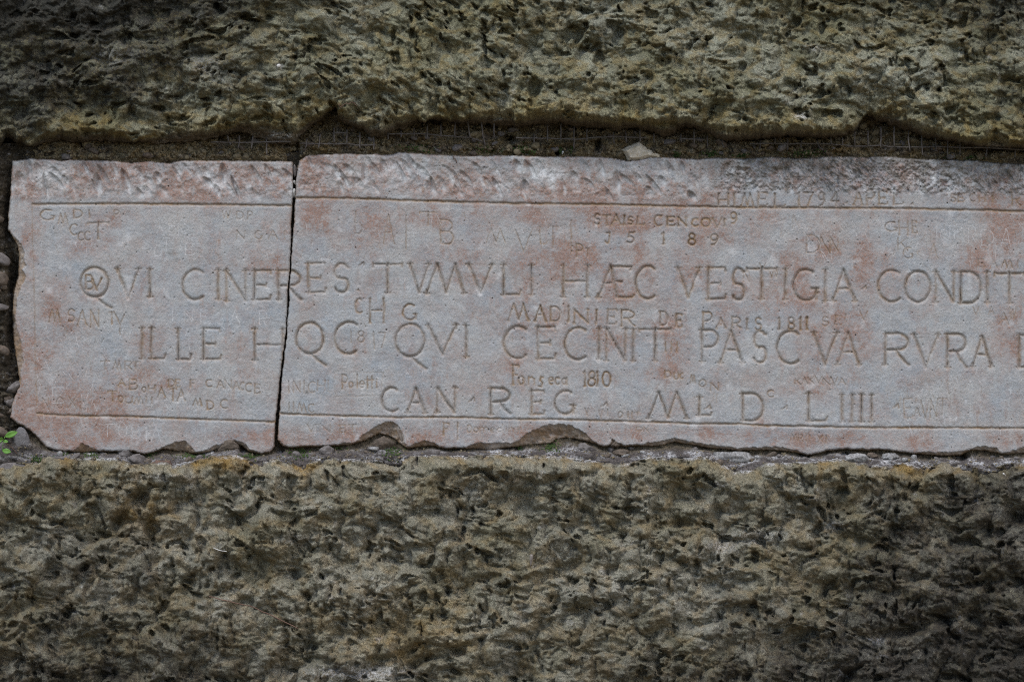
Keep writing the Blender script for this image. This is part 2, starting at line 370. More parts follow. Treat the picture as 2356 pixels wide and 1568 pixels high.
white = .95*sst(9, 0, dn)*sst(-.1, .35, fbm(U/40, V/14, 166)) + blobs(U, V, [(2020,1475,12,7,.7),(1655,1115,14,7,.5),(1660,1255,40,14,.35),(830,1548,110,16,.6),(1740,1235,60,16,.35),(680,1240,40,14,.25),(1920,1210,18,10,.4),(380,1098,60,8,.3)]) + .22*sst(.25,.5,fbm(U/20,V/20,167))*sst(.2,.5,fbm(U/80,V/80,168))
grey = .8*sst(5, -4, dn)
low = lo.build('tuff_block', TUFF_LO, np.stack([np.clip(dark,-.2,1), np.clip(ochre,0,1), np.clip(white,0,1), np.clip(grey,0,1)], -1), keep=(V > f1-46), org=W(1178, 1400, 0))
tag(low, 'deeply pitted yellowish brown tuff block below the marble, full of hollows and knobs', 'rock')

# ------------------------------------------------------------ marble slabs
LTOP = M(c1, [(95,158),(180,150),(240,142),(330,148),(420,150),(470,164),(520,152),(700,155),(850,160),(1000,175),(1080,168),(1150,165),(1230,176),(1300,176),(1360,160),(1600,158),(2000,162),(2215,165)])
LRIGHT = M(c1, [(2224,175),(2226,400),(2215,600),(2210,800),(2200,1000),(2186,1150)]) + M(c2, [(2180,130),(2172,260),(2150,420),(2125,600),(2112,750),(2092,930),(2086,1110)])
LBOT_F = M(c2, [(2050,1150),(1980,1158),(1900,1130),(1850,1080),(1790,1055),(1740,1080),(1640,1095),(1580,1130),(1490,1150),(1440,1090),(1400,1068),(1330,1072),(1240,1110),(1180,1145),(1100,1165),(1000,1140),(900,1142),(760,1140),(700,1120),(620,1080),(590,1120),(540,1142),(440,1140),(350,1110),(300,1050),(230,980),(130,925)])
LBOT_B = M(c2, [(2050,1155),(1980,1166),(1900,1150),(1850,1110),(1790,1085),(1740,1105),(1640,1135),(1580,1155),(1490,1168),(1400,1150),(1240,1130),(1180,1152),(1100,1172),(1000,1148),(900,1150),(760,1148),(700,1150),(640,1158),(540,1150),(440,1144),(350,1114),(300,1055),(225,985),(125,930)])
LLEFT_F = M(c2, [(80,890),(95,800),(130,700),(165,650),(160,560),(180,470),(160,300),(125,150),(130,20)]) + M(c1, [(135,1200),(170,1110),(205,1040),(178,985),(205,950),(185,900),(190,860),(165,790),(120,745),(65,680),(70,560),(85,400),(90,250)])
LLEFT_B = M(c2, [(78,890),(92,780),(128,700),(150,600),(130,470),(105,300),(98,100)]) + M(c1, [(100,1250),(110,1130),(140,1040),(150,900),(138,800),(98,732),(64,682),(68,560),(83,400),(88,250)])
RLEFT = M(c4, [(20,1060),(25,950),(35,860),(45,720),(50,600),(70,450),(90,270),(95,150),(110,0)]) + M(c3, [(108,1180),(105,1130),(120,1000),(125,880),(140,700),(150,560),(155,430),(160,330),(165,255)])
RTOP = M(c3, [(172,235),(190,160),(235,125),(300,112),(390,110),(550,105),(700,112),(760,105),(850,118),(950,95),(1100,105),(1250,115),(1500,125),(1800,120),(2080,130)]) + \
       M(c5, [(0,152),(300,150),(550,160),(680,190),(800,182),(900,155),(1100,160),(1300,175),(1500,160),(1700,172),(1850,165)]) + \
       M(c7, [(0,150),(300,170),(600,150),(900,160),(1100,145),(1300,170),(1500,175),(1700,180),(1900,185),(2000,200),(2250,215),(2850,220)])
RBOT_F = M(c4, [(60,1098),(120,1113),(250,1100),(400,1100),(500,1085),(590,1085),(650,1040),(700,1000),(780,945),(850,915),(905,925),(950,960),(985,1040),(1000,1112),(1060,1090),(1130,1060),(1200,1072),(1260,1112),(1330,1122),(1440,1118),(1500,1090),(1560,1075),(1640,1085),(1700,1080),(1790,1085),(1850,1060),(1930,1000),(2040,955),(2090,938)]) + \
         M(c6, [(30,1108),(180,1110),(250,1150),(330,1195),(370,1240),(430,1285),(475,1308),(530,1290),(552,1240),(610,1272),(680,1298),(800,1290),(900,1268),(980,1220),(1050,1180),(1120,1175),(1180,1195),(1300,1225),(1420,1240),(1560,1272),(1700,1285),(1820,1268),(1890,1290)]) + \
         M(c8, [(0,1275),(90,1262),(180,1275),(250,1290),(340,1330),(390,1372),(450,1362),(560,1335),(650,1308),(780,1312),(900,1305),(980,1298),(1100,1305),(1180,1335),(1250,1352),(1330,1355),(1400,1332),(1440,1305),(1520,1312),(1640,1300),(1750,1308),(1830,1310),(1900,1280),(1950,1240),(2080,1245),(2110,1300),(2130,1362),(2200,1325),(2270,1262),(2320,1222),(2430,1210),(2850,1230)])
RBOT_B = M(c4, [(60,1104),(120,1120),(250,1112),(400,1112),(500,1102),(590,1095),(690,1062),(790,1012),(880,1035),(950,1090),(1005,1125),(1060,1118),(1200,1105),(1260,1120),(1330,1128),(1440,1124),(1560,1130),(1640,1140),(1750,1122),(1840,1110),(1950,1100),(2090,1090)]) + \
         M(c6, [(50,1250),(130,1232),(220,1240),(320,1262),(400,1280),(475,1312),(540,1298),(600,1300),(680,1310),(800,1302),(900,1308),(1000,1300),(1120,1268),(1250,1290),(1400,1318),(1560,1332),(1700,1345),(1850,1342)]) + \
         M(c8, [(0,1340),(200,1350),(330,1368),(390,1388),(470,1375),(560,1350),(750,1330),(900,1345),(1100,1340),(1300,1368),(1500,1388),(1640,1390),(1760,1385),(1850,1340),(2000,1348),(2130,1378),(2300,1372),(2850,1372)])
_bx = sorted(RBOT_B)
RBOT_F = [(u, v + (.6*(np.interp(u, [p[0] for p in _bx], [p[1] for p in _bx])-v) if u > 1500 else 0)) for u, v in RBOT_F]

# ---- stroke alphabet on a unit box, x right, y down; (points, weight)
def arc(cx, cy, rx, ry, a0, a1, n=14):
    return [(cx+rx*math.cos(math.radians(a0+(a1-a0)*i/n)), cy+ry*math.sin(math.radians(a0+(a1-a0)*i/n))) for i in range(n+1)]
T, t_ = 1.0, .62
G = {
 'A': ([([(0,1),(.5,0)],t_),([(.5,0),(1,1)],T),([(.2,.6),(.8,.6)],t_)], [(0,1),(1,1)]),
 'B': ([([(0,0),(0,1)],T),([(0,0),(.5,.01)]+arc(.5,.24,.42,.23,-90,90)+[(0,.47)],.85),([(0,.47),(.5,.47)]+arc(.52,.735,.48,.265,-90,90)+[(0,1)],.85)], [(0,0),(0,1)]),
 'C': ([(arc(.56,.5,.56,.5,-55,-305,26),.9)], []),
 'D': ([([(0,0),(0,1)],T),([(0,0),(.4,0)]+arc(.42,.5,.58,.5,-90,90,18)+[(0,1)],.85)], [(0,0),(0,1)]),
 'E': ([([(0,0),(0,1)],T),([(0,0),(.95,0),(.97,.1)],t_),([(0,.5),(.7,.5)],t_),([(.7,.45),(.7,.55)],t_),([(0,1),(.95,1),(1,.86)],t_)], [(0,0),(0,1)]),
 'F': ([([(0,0),(0,1)],T),([(0,0),(.95,0),(.97,.1)],t_),([(0,.5),(.7,.5)],t_)], [(0,0),(0,1)]),
 'G': ([(arc(.56,.5,.56,.5,-55,-330,26),.9),([(1,.62),(1,.95)],.9),([(.82,.62),(1.1,.62)],t_)], []),
 'H': ([([(0,0),(0,1)],T),([(1,0),(1,1)],T),([(0,.5),(1,.5)],t_)], [(0,0),(0,1),(1,0),(1,1)]),
 'I': ([([(.5,0),(.5,1)],T)], [(.5,0),(.5,1)]),
 'K': ([([(0,0),(0,1)],T),([(.9,0),(0,.55)],t_),([(.3,.4),(1,1)],T)], [(0,0),(0,1)]),
 'L': ([([(0,0),(0,1)],T),([(0,1),(.9,1),(1,.86)],t_)], [(0,0),(0,1)]),
 'M': ([([(0,1),(.27,0)],t_),([(.27,0),(.52,.96)],T),([(.52,.96),(.75,0)],t_),([(.75,0),(1,1)],T)], [(0,1),(1,1)]),
 'N': ([([(0,1),(0,0)],t_),([(0,0),(1,1)],T),([(1,1),(1,0)],t_)], [(0,1),(0,0),(1,0)]),
 'O': ([(arc(.5,.5,.5,.5,0,360,30),.9)], []),
 'P': ([([(0,0),(0,1)],T),([(0,0),(.5,0)]+arc(.52,.27,.48,.27,-90,90)+[(0,.54)],.85)], [(0,0),(0,1)]),
 'Q': ([(arc(.5,.5,.5,.5,0,360,30),.9),([(.55,1.0),(.8,1.2),(1.1,1.36)],.8)], []),
 'R': ([([(0,0),(0,1)],T),([(0,0),(.5,0)]+arc(.5,.26,.45,.26,-90,90)+[(0,.52)],.85),([(.45,.52),(.7,.8),(1,1)],.9)], [(0,0),(0,1)]),
 'S': ([([(.92,.12)]+arc(.5,.27,.42,.27,-40,-235,14)+arc(.48,.74,.46,.26,-60,150,14),.85)], []),
 'T': ([([(0,.02),(1,.02)],t_),([(0,.0),(0,.1)],t_),([(1,0),(1,.1)],t_),([(.5,0),(.5,1)],T)], [(.5,1)]),
 'U': ([([(0,0),(0,.6)]+arc(.5,.62,.5,.38,180,0)+[(1,0)],.85)], [(0,0),(1,0)]),
 'V': ([([(0,0),(.5,1)],T),([(.5,1),(1,0)],t_)], [(0,0),(1,0)]),
 'W': ([([(0,0),(.27,1),(.5,.2),(.75,1),(1,0)],.8)], []),
 'Y': ([([(0,0),(.5,.5)],T),([(1,0),(.5,.5),(.5,1)],.8)], []),
 'X': ([([(0,0),(1,1)],.8),([(1,0),(0,1)],.8)], []),
 'Z': ([([(0,0),(1,0),(0,1),(1,1)],.8)], []),
 '1': ([([(.1,.12),(.5,0),(.5,1)],T)], [(.5,1)]),
 'J': ([([(.2,.05),(.7,0),(.7,.8)]+arc(.4,.82,.3,.18,0,150,8),.9)], []),
 '4': ([([(.75,1),(.75,0),(0,.65),(1,.65)],.85)], []),
 '5': ([([(1,0),(.35,.04),(.25,.42)]+arc(.42,.7,.45,.3,-95,140,14),.9)], []),
 '7': ([([(0,0),(1,0),(.45,1)],.9)], []),
 '8': ([(arc(.5,.25,.4,.25,0,360,20),.85),(arc(.5,.74,.5,.26,0,360,20),.9)], []),
 '9': ([(arc(.48,.3,.45,.3,0,360,20),.85),([(.93,.3),(.9,.65),(.6,.95),(.2,1)],.85)], []),
 '0': ([(arc(.5,.5,.5,.5,0,360,24),.85)], []),
 'Æ': ([([(0,1),(.36,0)],t_),([(.36,0),(.54,1)],T),([(.36,.02),(.95,.02),(.93,.1)],t_),([(.15,.54),(.45,.54)],t_),([(.46,.5),(.68,.5)],t_),([(.54,1),(.95,1),(1.02,.93)],t_)], [(0,1)]),
 'b': ([([(0,0),(0,1)],T),([(0,.55)]+arc(.45,.75,.5,.25,-120,100)+[(0,1)],.8)], []),
 'a': ([(arc(.45,.55,.42,.42,0,360,16),.8),([(.95,.1),(.95,1)],.8)], []),
 'c': ([(arc(.55,.5,.5,.5,-50,-310,14),.85)], []),
 'e': ([([(.05,.5),(.95,.45)]+arc(.5,.5,.47,.5,-10,-300,14),.8)], []),
 'o': ([(arc(.5,.5,.5,.5,0,360,16),.85)], []),
 'n': ([([(0,0),(0,1)],.8),([(0,.25),(.5,0),(.95,.3),(.95,1)],.8)], []),
 'm': ([([(0,0),(0,1)],.8),([(0,.2),(.3,0),(.5,.25),(.5,1)],.8),([(.5,.2),(.8,0),(1,.25),(1,1)],.8)], []),
 's': ([([(.9,.05),(.3,0),(.2,.4),(.75,.6),(.6,1),(.0,1)],.85)], []),
 'l': ([([(.5,0),(.5,1)],.85)], []),
 't': ([([(.5,0),(.5,1)],.85),([(0,.28),(1,.28)],.7)], []),
 'i': ([([(.5,.3),(.5,1)],.85),([(.5,.05),(.5,.08)],1)], []),
 'd': ([(arc(.45,.72,.42,.27,0,360,16),.8),([(.92,0),(.92,1)],.8)], []),
 'r': ([([(0,0),(0,1)],.8),([(0,.3),(.5,0),(1,.1)],.8)], []),
 '-': ([([(0,.5),(1,.5)],.8)], []),
 '.': ([([(.5,.9),(.55,1)],1.2)], []),
}
# kinds of cut: half-width, depth, serif length, ochre tint, white tint
CUT = {'main': (7.0, 6.6, 6.5, .6, 0), 'cut': (4.7, 4.4, 3.0, .9, 0), 'mid': (3.5, 2.8, 1.6, .8, 0), 'faint': (2.9, 2.1, 0, .6, 0), 'scratch': (1.2, .35, 0, 0, .5)}
class Carver:
    def __init__(s, sh):
        s.sh = sh; z = sh.U.shape
        s.D = np.zeros(z, np.float32); s.ID = np.zeros(z, np.int32); s.best = np.zeros(z, np.float32); s.oc = np.zeros(z, np.float32); s.wh = np.zeros(z, np.float32)
        s.wu = sh.U + .9*perlin(sh.U/9, sh.V/9, 301) + 1.0*perlin(sh.U/26, sh.V/26, 303); s.wv = sh.V + .9*perlin(sh.U/9, sh.V/9, 302) + 1.0*perlin(sh.U/26, sh.V/26, 304)
        s.names = {}
    def seg(s, a, b, w, d, oc, wh, ident, taper=0):
        sh = s.sh; r = w+3
        j0 = int((min(a[0],b[0])-r-sh.u0)/sh.step); j1 = int((max(a[0],b[0])+r-sh.u0)/sh.step)+2
        i0 = int((min(a[1],b[1])-r-sh.v0)/sh.step); i1 = int((max(a[1],b[1])+r-sh.v0)/sh.step)+2
        j0, i0 = max(j0,0), max(i0,0); j1, i1 = min(j1, sh.nu), min(i1, sh.nv)
        if j1 <= j0 or i1 <= i0: return
        sl_ = (slice(i0,i1), slice(j0,j1)); x, y = s.wu[sl_]-a[0], s.wv[sl_]-a[1]
        ex, ey = b[0]-a[0], b[1]-a[1]; L = ex*ex+ey*ey+1e-6
        tt = np.clip((x*ex+y*ey)/L, 0, 1); dd = np.hypot(x-ex*tt, y-ey*tt)
        ww = w*(1-taper*tt)
        f = np.clip(1-dd/ww, 0, 1); f = .42*f + .58*f**2.4
        s.D[sl_] = np.maximum(s.D[sl_], f*d)
        s.oc[sl_] = np.maximum(s.oc[sl_], np.clip(f*1.6, 0, 1)*oc); s.wh[sl_] = np.maximum(s.wh[sl_], np.clip(f*2, 0, 1)*wh)
        hit = (f > .07) & (f*d >= s.best[sl_])
        s.best[sl_] = np.where(hit, f*d, s.best[sl_]); s.ID[sl_] = np.where(hit, ident, s.ID[sl_])
    def line(s, pts, w, d, oc, wh, ident):
        for a, b in zip(pts[:-1], pts[1:]): s.seg(a, b, w, d, oc, wh, ident)
    def glyph(s, ch, bx, kind, ident, k=1.):
        x0, y0, x1, y1 = bx; w, d, sf, oc, wh = CUT[kind]
        w *= k; d *= k*random.uniform(.85, 1.12)
        strokes, serifs = G[ch]
        sl_ = random.uniform(-.02, .02)*(y1-y0)
        mp = lambda p: (x0+p[0]*(x1-x0)+sl_*(.5-p[1]), y0+p[1]*(y1-y0))
        for pts, wt in strokes: s.line([mp(p) for p in pts], w*(.55+.45*wt), d*wt, oc, wh, ident)
        if sf:
            for p in serifs:
                c = mp(p); s.line([(c[0]-sf, c[1]), (c[0]+sf, c[1])], w*.5, d*.5, oc, wh, ident)
                s.seg(c, (c[0], c[1]+(-1 if p[1] > .5 else 1)*sf*1.3), w*1.25, d*.85, oc, wh, ident, .5)
def B_(f, x0, y0, x1, y1):
    a = f(x0, y0); b = f(x1, y1); return (a[0], a[1], b[0], b[1])
# main inscription: (char, crop, x0, y0, x1, y1)
MAIN = [('Q',c1,615,972,825,1195),('V',c1,895,980,1055,1200),('I',c1,1120,982,1160,1192),('C',c1,1388,987,1560,1214),('I',c1,1640,992,1680,1212),('N',c1,1722,996,1868,1222),('E',c1,1935,994,2062,1214),('R',c1,2118,994,2290,1215),
 ('E',c3,255,938,385,1158),('S',c3,448,942,565,1158),('T',c3,748,942,965,1160),('V',c3,1028,944,1168,1158),('M',c3,1155,946,1440,1166),('V',c3,1475,948,1650,1164),('L',c3,1738,950,1868,1176),('I',c3,1930,954,1970,1176),
 ('H',c5,120,1130,335,1405),('Æ',c5,432,1130,745,1412),('C',c5,768,1134,960,1424),('V',c5,1145,1146,1338,1410),('E',c5,1418,1148,1575,1424),('S',c5,1632,1150,1748,1434),('T',c5,1765,1150,2030,1425),('I',c5,2090,1156,2130,1430),
 ('G',c7,262,1162,465,1440),('I',c7,530,1164,570,1442),('A',c7,618,1168,812,1442),('C',c7,1024,1170,1240,1450),('O',c7,1266,1178,1490,1452),('N',c7,1540,1182,1700,1452),('D',c7,1765,1186,1945,1460),('I',c7,1980,1188,2020,1456),('T',c7,2070,1192,2330,1460),
 ('I',c2,1060,214,1100,444),('L',c2,1152,214,1258,445),('L',c2,1356,217,1455,450),('E',c2,1548,218,1680,450),('H',c2,1938,222,2152,458),
 ('Q',c4,162,172,370,410),('C',c4,455,168,640,410),('Q',c4,918,182,1135,432),('V',c4,1168,192,1378,412),('I',c4,1435,194,1475,430),('C',c4,1742,200,1930,446),('E',c4,2000,206,2135,446),
 ('C',c6,132,248,345,535),('I',c6,420,254,460,532),('N',c6,505,256,675,542),('I',c6,725,262,765,545),('T',c6,800,258,1085,545),('P',c6,1364,270,1505,550),('A',c6,1528,275,1722,560),('S',c6,1820,278,1945,560),
 ('C',c8,118,280,335,570),('V',c8,445,292,650,578),('A',c8,660,294,852,580),('R',c8,1088,302,1300,580),('V',c8,1345,308,1560,600),('R',c8,1645,306,1815,602),('A',c8,1872,325,2038,596),('D',c8,2288,318,2480,602),
 ('C',c4,812,668,945,846),('A',c4,1008,672,1140,856),('N',c4,1232,668,1368,856),('R',c4,1642,672,1790,866),('E',c4,1952,688,2048,866),('G',c4,2128,692,2270,868),
 ('M',c6,885,828,1222,1060),('L',c6,1338,870,1450,1032),('D',c6,1728,838,1912,1080),('L',c8,402,838,568,1082),('I',c8,680,846,720,1090),('I',c8,770,848,810,1088),('I',c8,855,850,895,1090),('I',c8,945,852,985,1092)]
WHERE = ['first line','second line','third line']
# triangular points between words: centre, size, direction
DOTS = [(c3,632,1140,6),(c7,905,1318,12),(c4,1502,755,14),(c6,498,935,15),(c6,1425,955,14),(c6,2110,960,14),(c8,1192,945,15),(c3,665,940,12),(c7,742,560,6),(c7,1330,572,7)]
def word(f, txt, kind, boxes): return (txt, kind, [(ch, B_(f, *b)) for ch, b in zip(txt.replace(' ', ''), boxes)])
def row(f, txt, kind, x0, x1, y0, y1, slope=0, gap=.28, wide=None):
    n = len(txt); cw = (x1-x0)/n; out = []
    for i, ch in enumerate(txt):
        if ch == ' ': continue
        yy = slope*(i/n); xa = x0+i*cw+cw*gap/2; xb = x0+(i+1)*cw-cw*gap/2
        out.append((ch, B_(f, xa, y0+yy, xb, y1+yy)))
    return (txt, kind, out)
GRAF = [
 word(c5,'STAISL CENCOVI9','cut',[(398,665,450,758),(475,674,545,762),(555,674,635,762),(655,682,675,760),(702,692,740,760),(785,692,845,760),(938,678,1010,768),(1052,692,1120,768),(1152,694,1220,770),(1272,702,1330,770),(1358,702,1438,778),(1458,704,1540,782),(1555,710,1575,772),(1618,652,1675,748)]),
 word(c5,'J5189','cut',[(490,828,550,922),(685,828,760,922),(1000,830,1040,932),(1242,838,1304,942),(1440,846,1504,938)]),
 word(c5,'HIMEL','cut',[(1508,482,1600,590),(1645,482,1660,592),(1715,484,1820,594),(1868,470,1950,592),(2015,482,2110,592)]),
 word(c7,'1794','cut',[(300,472,325,590),(358,474,438,592),(492,470,545,590),(600,470,665,590)]),
 word(c7,'APEL','cut',[(805,452,880,580),(922,458,990,580),(1030,458,1108,575),(1165,460,1250,578)]),
 word(c7,'SECHI','mid',[(1672,482,1722,552),(1742,482,1800,552),(1848,484,1892,552),(1928,486,1980,554),(2040,490,2060,552)]),
 word(c7,'R','mid',[(2222,474,2300,590)]),
 word(c4,'MADI','cut',[(1775,30,1925,155),(1975,42,2058,160),(2098,52,2170,160),(2222,52,2242,162)]),
 word(c6,'NIER DE PARIS 1811','cut',[(218,85,340,206),(405,86,425,210),(518,84,600,215),(642,92,760,232),(988,104,1055,225),(1132,126,1185,238),(1372,108,1450,250),(1492,165,1570,250),(1632,154,1705,250),(1758,172,1775,260),(1838,162,1895,266),(2045,158,2065,264),(2135,158,2192,264),(2238,158,2255,264),(2292,156,2312,264)]),
 word(c4,'CHG','cut',[(612,-8,665,100),(722,-10,828,170),(972,32,1070,150)]),
 word(c4,'Fonseca','cut',[(1810,495,1855,640),(1852,582,1892,640),(1928,584,1975,640),(2010,584,2040,655),(2082,586,2118,640),(2130,588,2165,640),(2182,586,2220,640)]),
 word(c6,'1810','cut',[(300,635,325,770),(342,640,405,770),(415,640,435,770),(470,642,542,772)]),
 word(c4,'Poletti','mid',[(512,570,552,672),(562,620,592,665),(615,560,635,665),(642,612,680,668),(688,580,718,672),(722,580,752,672),(765,600,785,670)]),
 word(c6,'DUCMON','mid',[(1030,636,1080,690),(1112,650,1150,708),(1165,655,1195,705),(1255,672,1300,745),(1338,712,1398,775),(1440,742,1508,808)]),
 word(c1,'GMDI','mid',[(308,532,405,606),(442,562,515,632),(562,532,625,590),(672,536,690,590)]),
 word(c1,'P','faint',[(868,532,905,592)]),
 word(c1,'T','cut',[(670,628,825,752)]),
 word(c1,'ccc','mid',[(530,642,590,722),(592,700,635,765),(640,698,690,762)]),
 word(c1,'WDP','faint',[(1690,540,1750,590),(1800,545,1850,600),(1885,545,1920,600)]),
 word(c1,'NGAI','faint',[(1800,690,1860,755),(1935,690,1990,752),(2040,688,2110,752),(2150,690,2175,752)]),
 word(c1,'ADR','scratch',[(1180,645,1250,722),(1285,650,1335,720),(1355,640,1440,722)]),
 word(c1,'OTE','scratch',[(1172,800,1230,882),(1240,740,1290,830),(1410,790,1480,870)]),
 word(c1,'BV','cut',[(655,1025,708,1135),(700,1050,770,1140)]),
 word(c2,'MSANTY','mid',[(372,72,458,165),(515,72,568,165),(590,75,660,190),(690,78,750,205),(830,90,870,180),(880,112,945,262)]),
 word(c2,'FNESAR','scratch',[(1312,62,1370,155),(1400,80,1460,165),(1525,72,1580,172),(1650,75,1700,182),(1745,82,1825,185),(1970,85,2030,190)]),
 word(c2,'TMRT','faint',[(765,462,835,530),(860,462,920,530),(950,465,1000,530),(1010,468,1060,530)]),
 word(c2,'ABOHATA','mid',[(900,602,950,650),(985,600,1045,680),(1080,660,1110,700),(1130,650,1180,702),(1200,665,1255,735),(1290,670,1345,765),(1350,680,1405,765)]),
 word(c2,'DEFCANACCE','mid',[(1282,604,1325,656),(1335,605,1370,660),(1448,605,1485,660),(1568,605,1615,660),(1650,610,1700,665),(1712,612,1760,668),(1775,620,1820,678),(1826,625,1858,682),(1868,632,1915,695),(1940,640,1980,705)]),
 word(c2,'TOUMII','mid',[(822,690,890,765),(900,730,935,775),(955,735,1005,785),(1020,738,1085,785),(1105,738,1120,782),(1145,740,1160,785)]),
 word(c2,'MDC','mid',[(1472,750,1535,800),(1575,765,1625,828),(1675,755,1735,822)]),
 word(c2,'TOBIA','scratch',[(755,938,880,1035),(900,932,965,1035),(1005,942,1065,1048),(1100,955,1125,1062),(1150,960,1222,1075)]),
 word(c2,'I','scratch',[(1548,962,1570,1045)]),
 word(c2,'E','scratch',[(398,662,485,780)]),
 word(c2,'NOX','faint',[(325,745,370,825),(430,740,480,820),(520,735,580,820)]),
 word(c3,'bAI','faint',[(612,545,662,712),(822,565,905,790),(985,570,1010,828)]),
 word(c3,'TB','mid',[(1100,548,1230,650),(1258,608,1355,790)]),
 word(c3,'MVLTI','faint',[(1605,675,1750,780),(1825,680,1958,845),(2015,660,2065,790),(2075,655,2150,825),(2240,615,2265,850)]),
 word(c3,'PI','mid',[(2292,792,2340,885),(2370,830,2385,885)]),
 word(c4,'VENET','faint',[(248,945,300,1000),(312,945,335,1000),(345,940,420,1005),(495,950,540,1005),(560,945,620,1005)]),
 word(c4,'FI','mid',[(1282,932,1325,1025),(1380,930,1400,1058)]),
 word(c4,'Domedini','faint',[(1465,950,1495,1000),(1510,970,1545,1000),(1555,968,1620,1000),(1640,972,1670,1002),(1690,945,1730,1000),(1750,960,1765,1000),(1780,965,1820,1000),(1840,960,1860,1000)]),
 word(c6,'VVIOIIT','faint',[(312,970,345,1030),(438,985,475,1055),(508,980,525,1035),(612,1000,650,1050),(690,1000,710,1055),(728,1000,745,1058),(770,1000,800,1055)]),
 word(c6,'NVW','faint',[(1735,-270,1785,-160),(1880,-330,1930,-250),(1960,-290,2050,-200)]),
 word(c7,'GHE','mid',[(1088,735,1185,820),(1212,730,1290,850),(1330,728,1370,830)]),
 word(c7,'IPIFRDA','scratch',[(1538,765,1560,900),(1590,800,1640,890),(1655,765,1680,905),(1705,770,1770,870),(1832,770,1900,920),(1945,800,2060,945),(2120,790,2215,960)]),
 word(c7,'EAMI','faint',[(1918,1068,1980,1140),(2030,1080,2090,1140),(2130,1075,2230,1150),(2260,1075,2290,1145)]),
 word(c7,'DNN','faint',[(380,855,500,1010),(510,870,590,1020),(600,880,665,1000)]),
 word(c7,'KGA','faint',[(1200,880,1290,990),(1250,960,1330,1060),(1480,930,1560,1060)]),
 word(c8,'EAVNT','faint',[(1255,880,1330,1050),(1345,960,1400,1040),(1410,900,1480,1060),(1490,890,1550,1050),(1560,880,1640,1030)]),
 word(c8,'MRIIXI','faint',[(235,1205,300,1260),(310,1205,350,1265),(370,1205,390,1265),(400,1210,420,1270),(480,1210,530,1270),(545,1215,570,1275)]),
 word(c8,'KAKVNVA','faint',[(280,700,330,760),(340,690,385,750),(395,690,450,750),(460,680,520,745),(530,700,590,760),(600,690,660,760),(670,700,730,760)]),
 word(c8,'VAAW','faint',[(1870,60,1930,130),(2010,60,2060,130),(2110,110,2190,220),(2200,60,2260,170)]),
 word(c8,'SEIV','faint',[(520,150,580,230),(640,140,700,220),(720,130,745,230),(860,100,930,180)]),
 word(c6,'lll','mid',[(1020,375,1055,462),(1070,375,1105,462),(1125,375,1150,462)]),
 word(c6,'c','mid',[(1945,808,2010,870)]),
 word(c4,'I8I7','faint',[(565,235,590,320),(630,235,680,320),(740,240,765,370),(790,250,840,360)]),
 word(c6,'DN','faint',[(775,1135,830,1170),(840,1130,880,1175)]),
 word(c4,'INICHI','faint',[(85,615,125,700),(140,615,190,700),(205,615,240,700),(255,620,310,700),(325,610,380,690),(395,610,415,690)]),
 word(c4,'IIMC','faint',[(98,780,115,840),(135,780,150,845),(170,785,235,850),(255,790,300,850)]),
]
def marks(rng, lst, box, n, L, ang, w, d, sp):
    for _ in range(n):
        x = rng.uniform(box[0], box[2]); y = rng.uniform(box[1], box[3]); a = rng.normal(ang, sp); l = rng.uniform(*L)
        lst.append((x, y, x+l*math.cos(a), y+l*math.sin(a), w*rng.uniform(.7, 1.3), d*rng.uniform(.5, 1.3)))
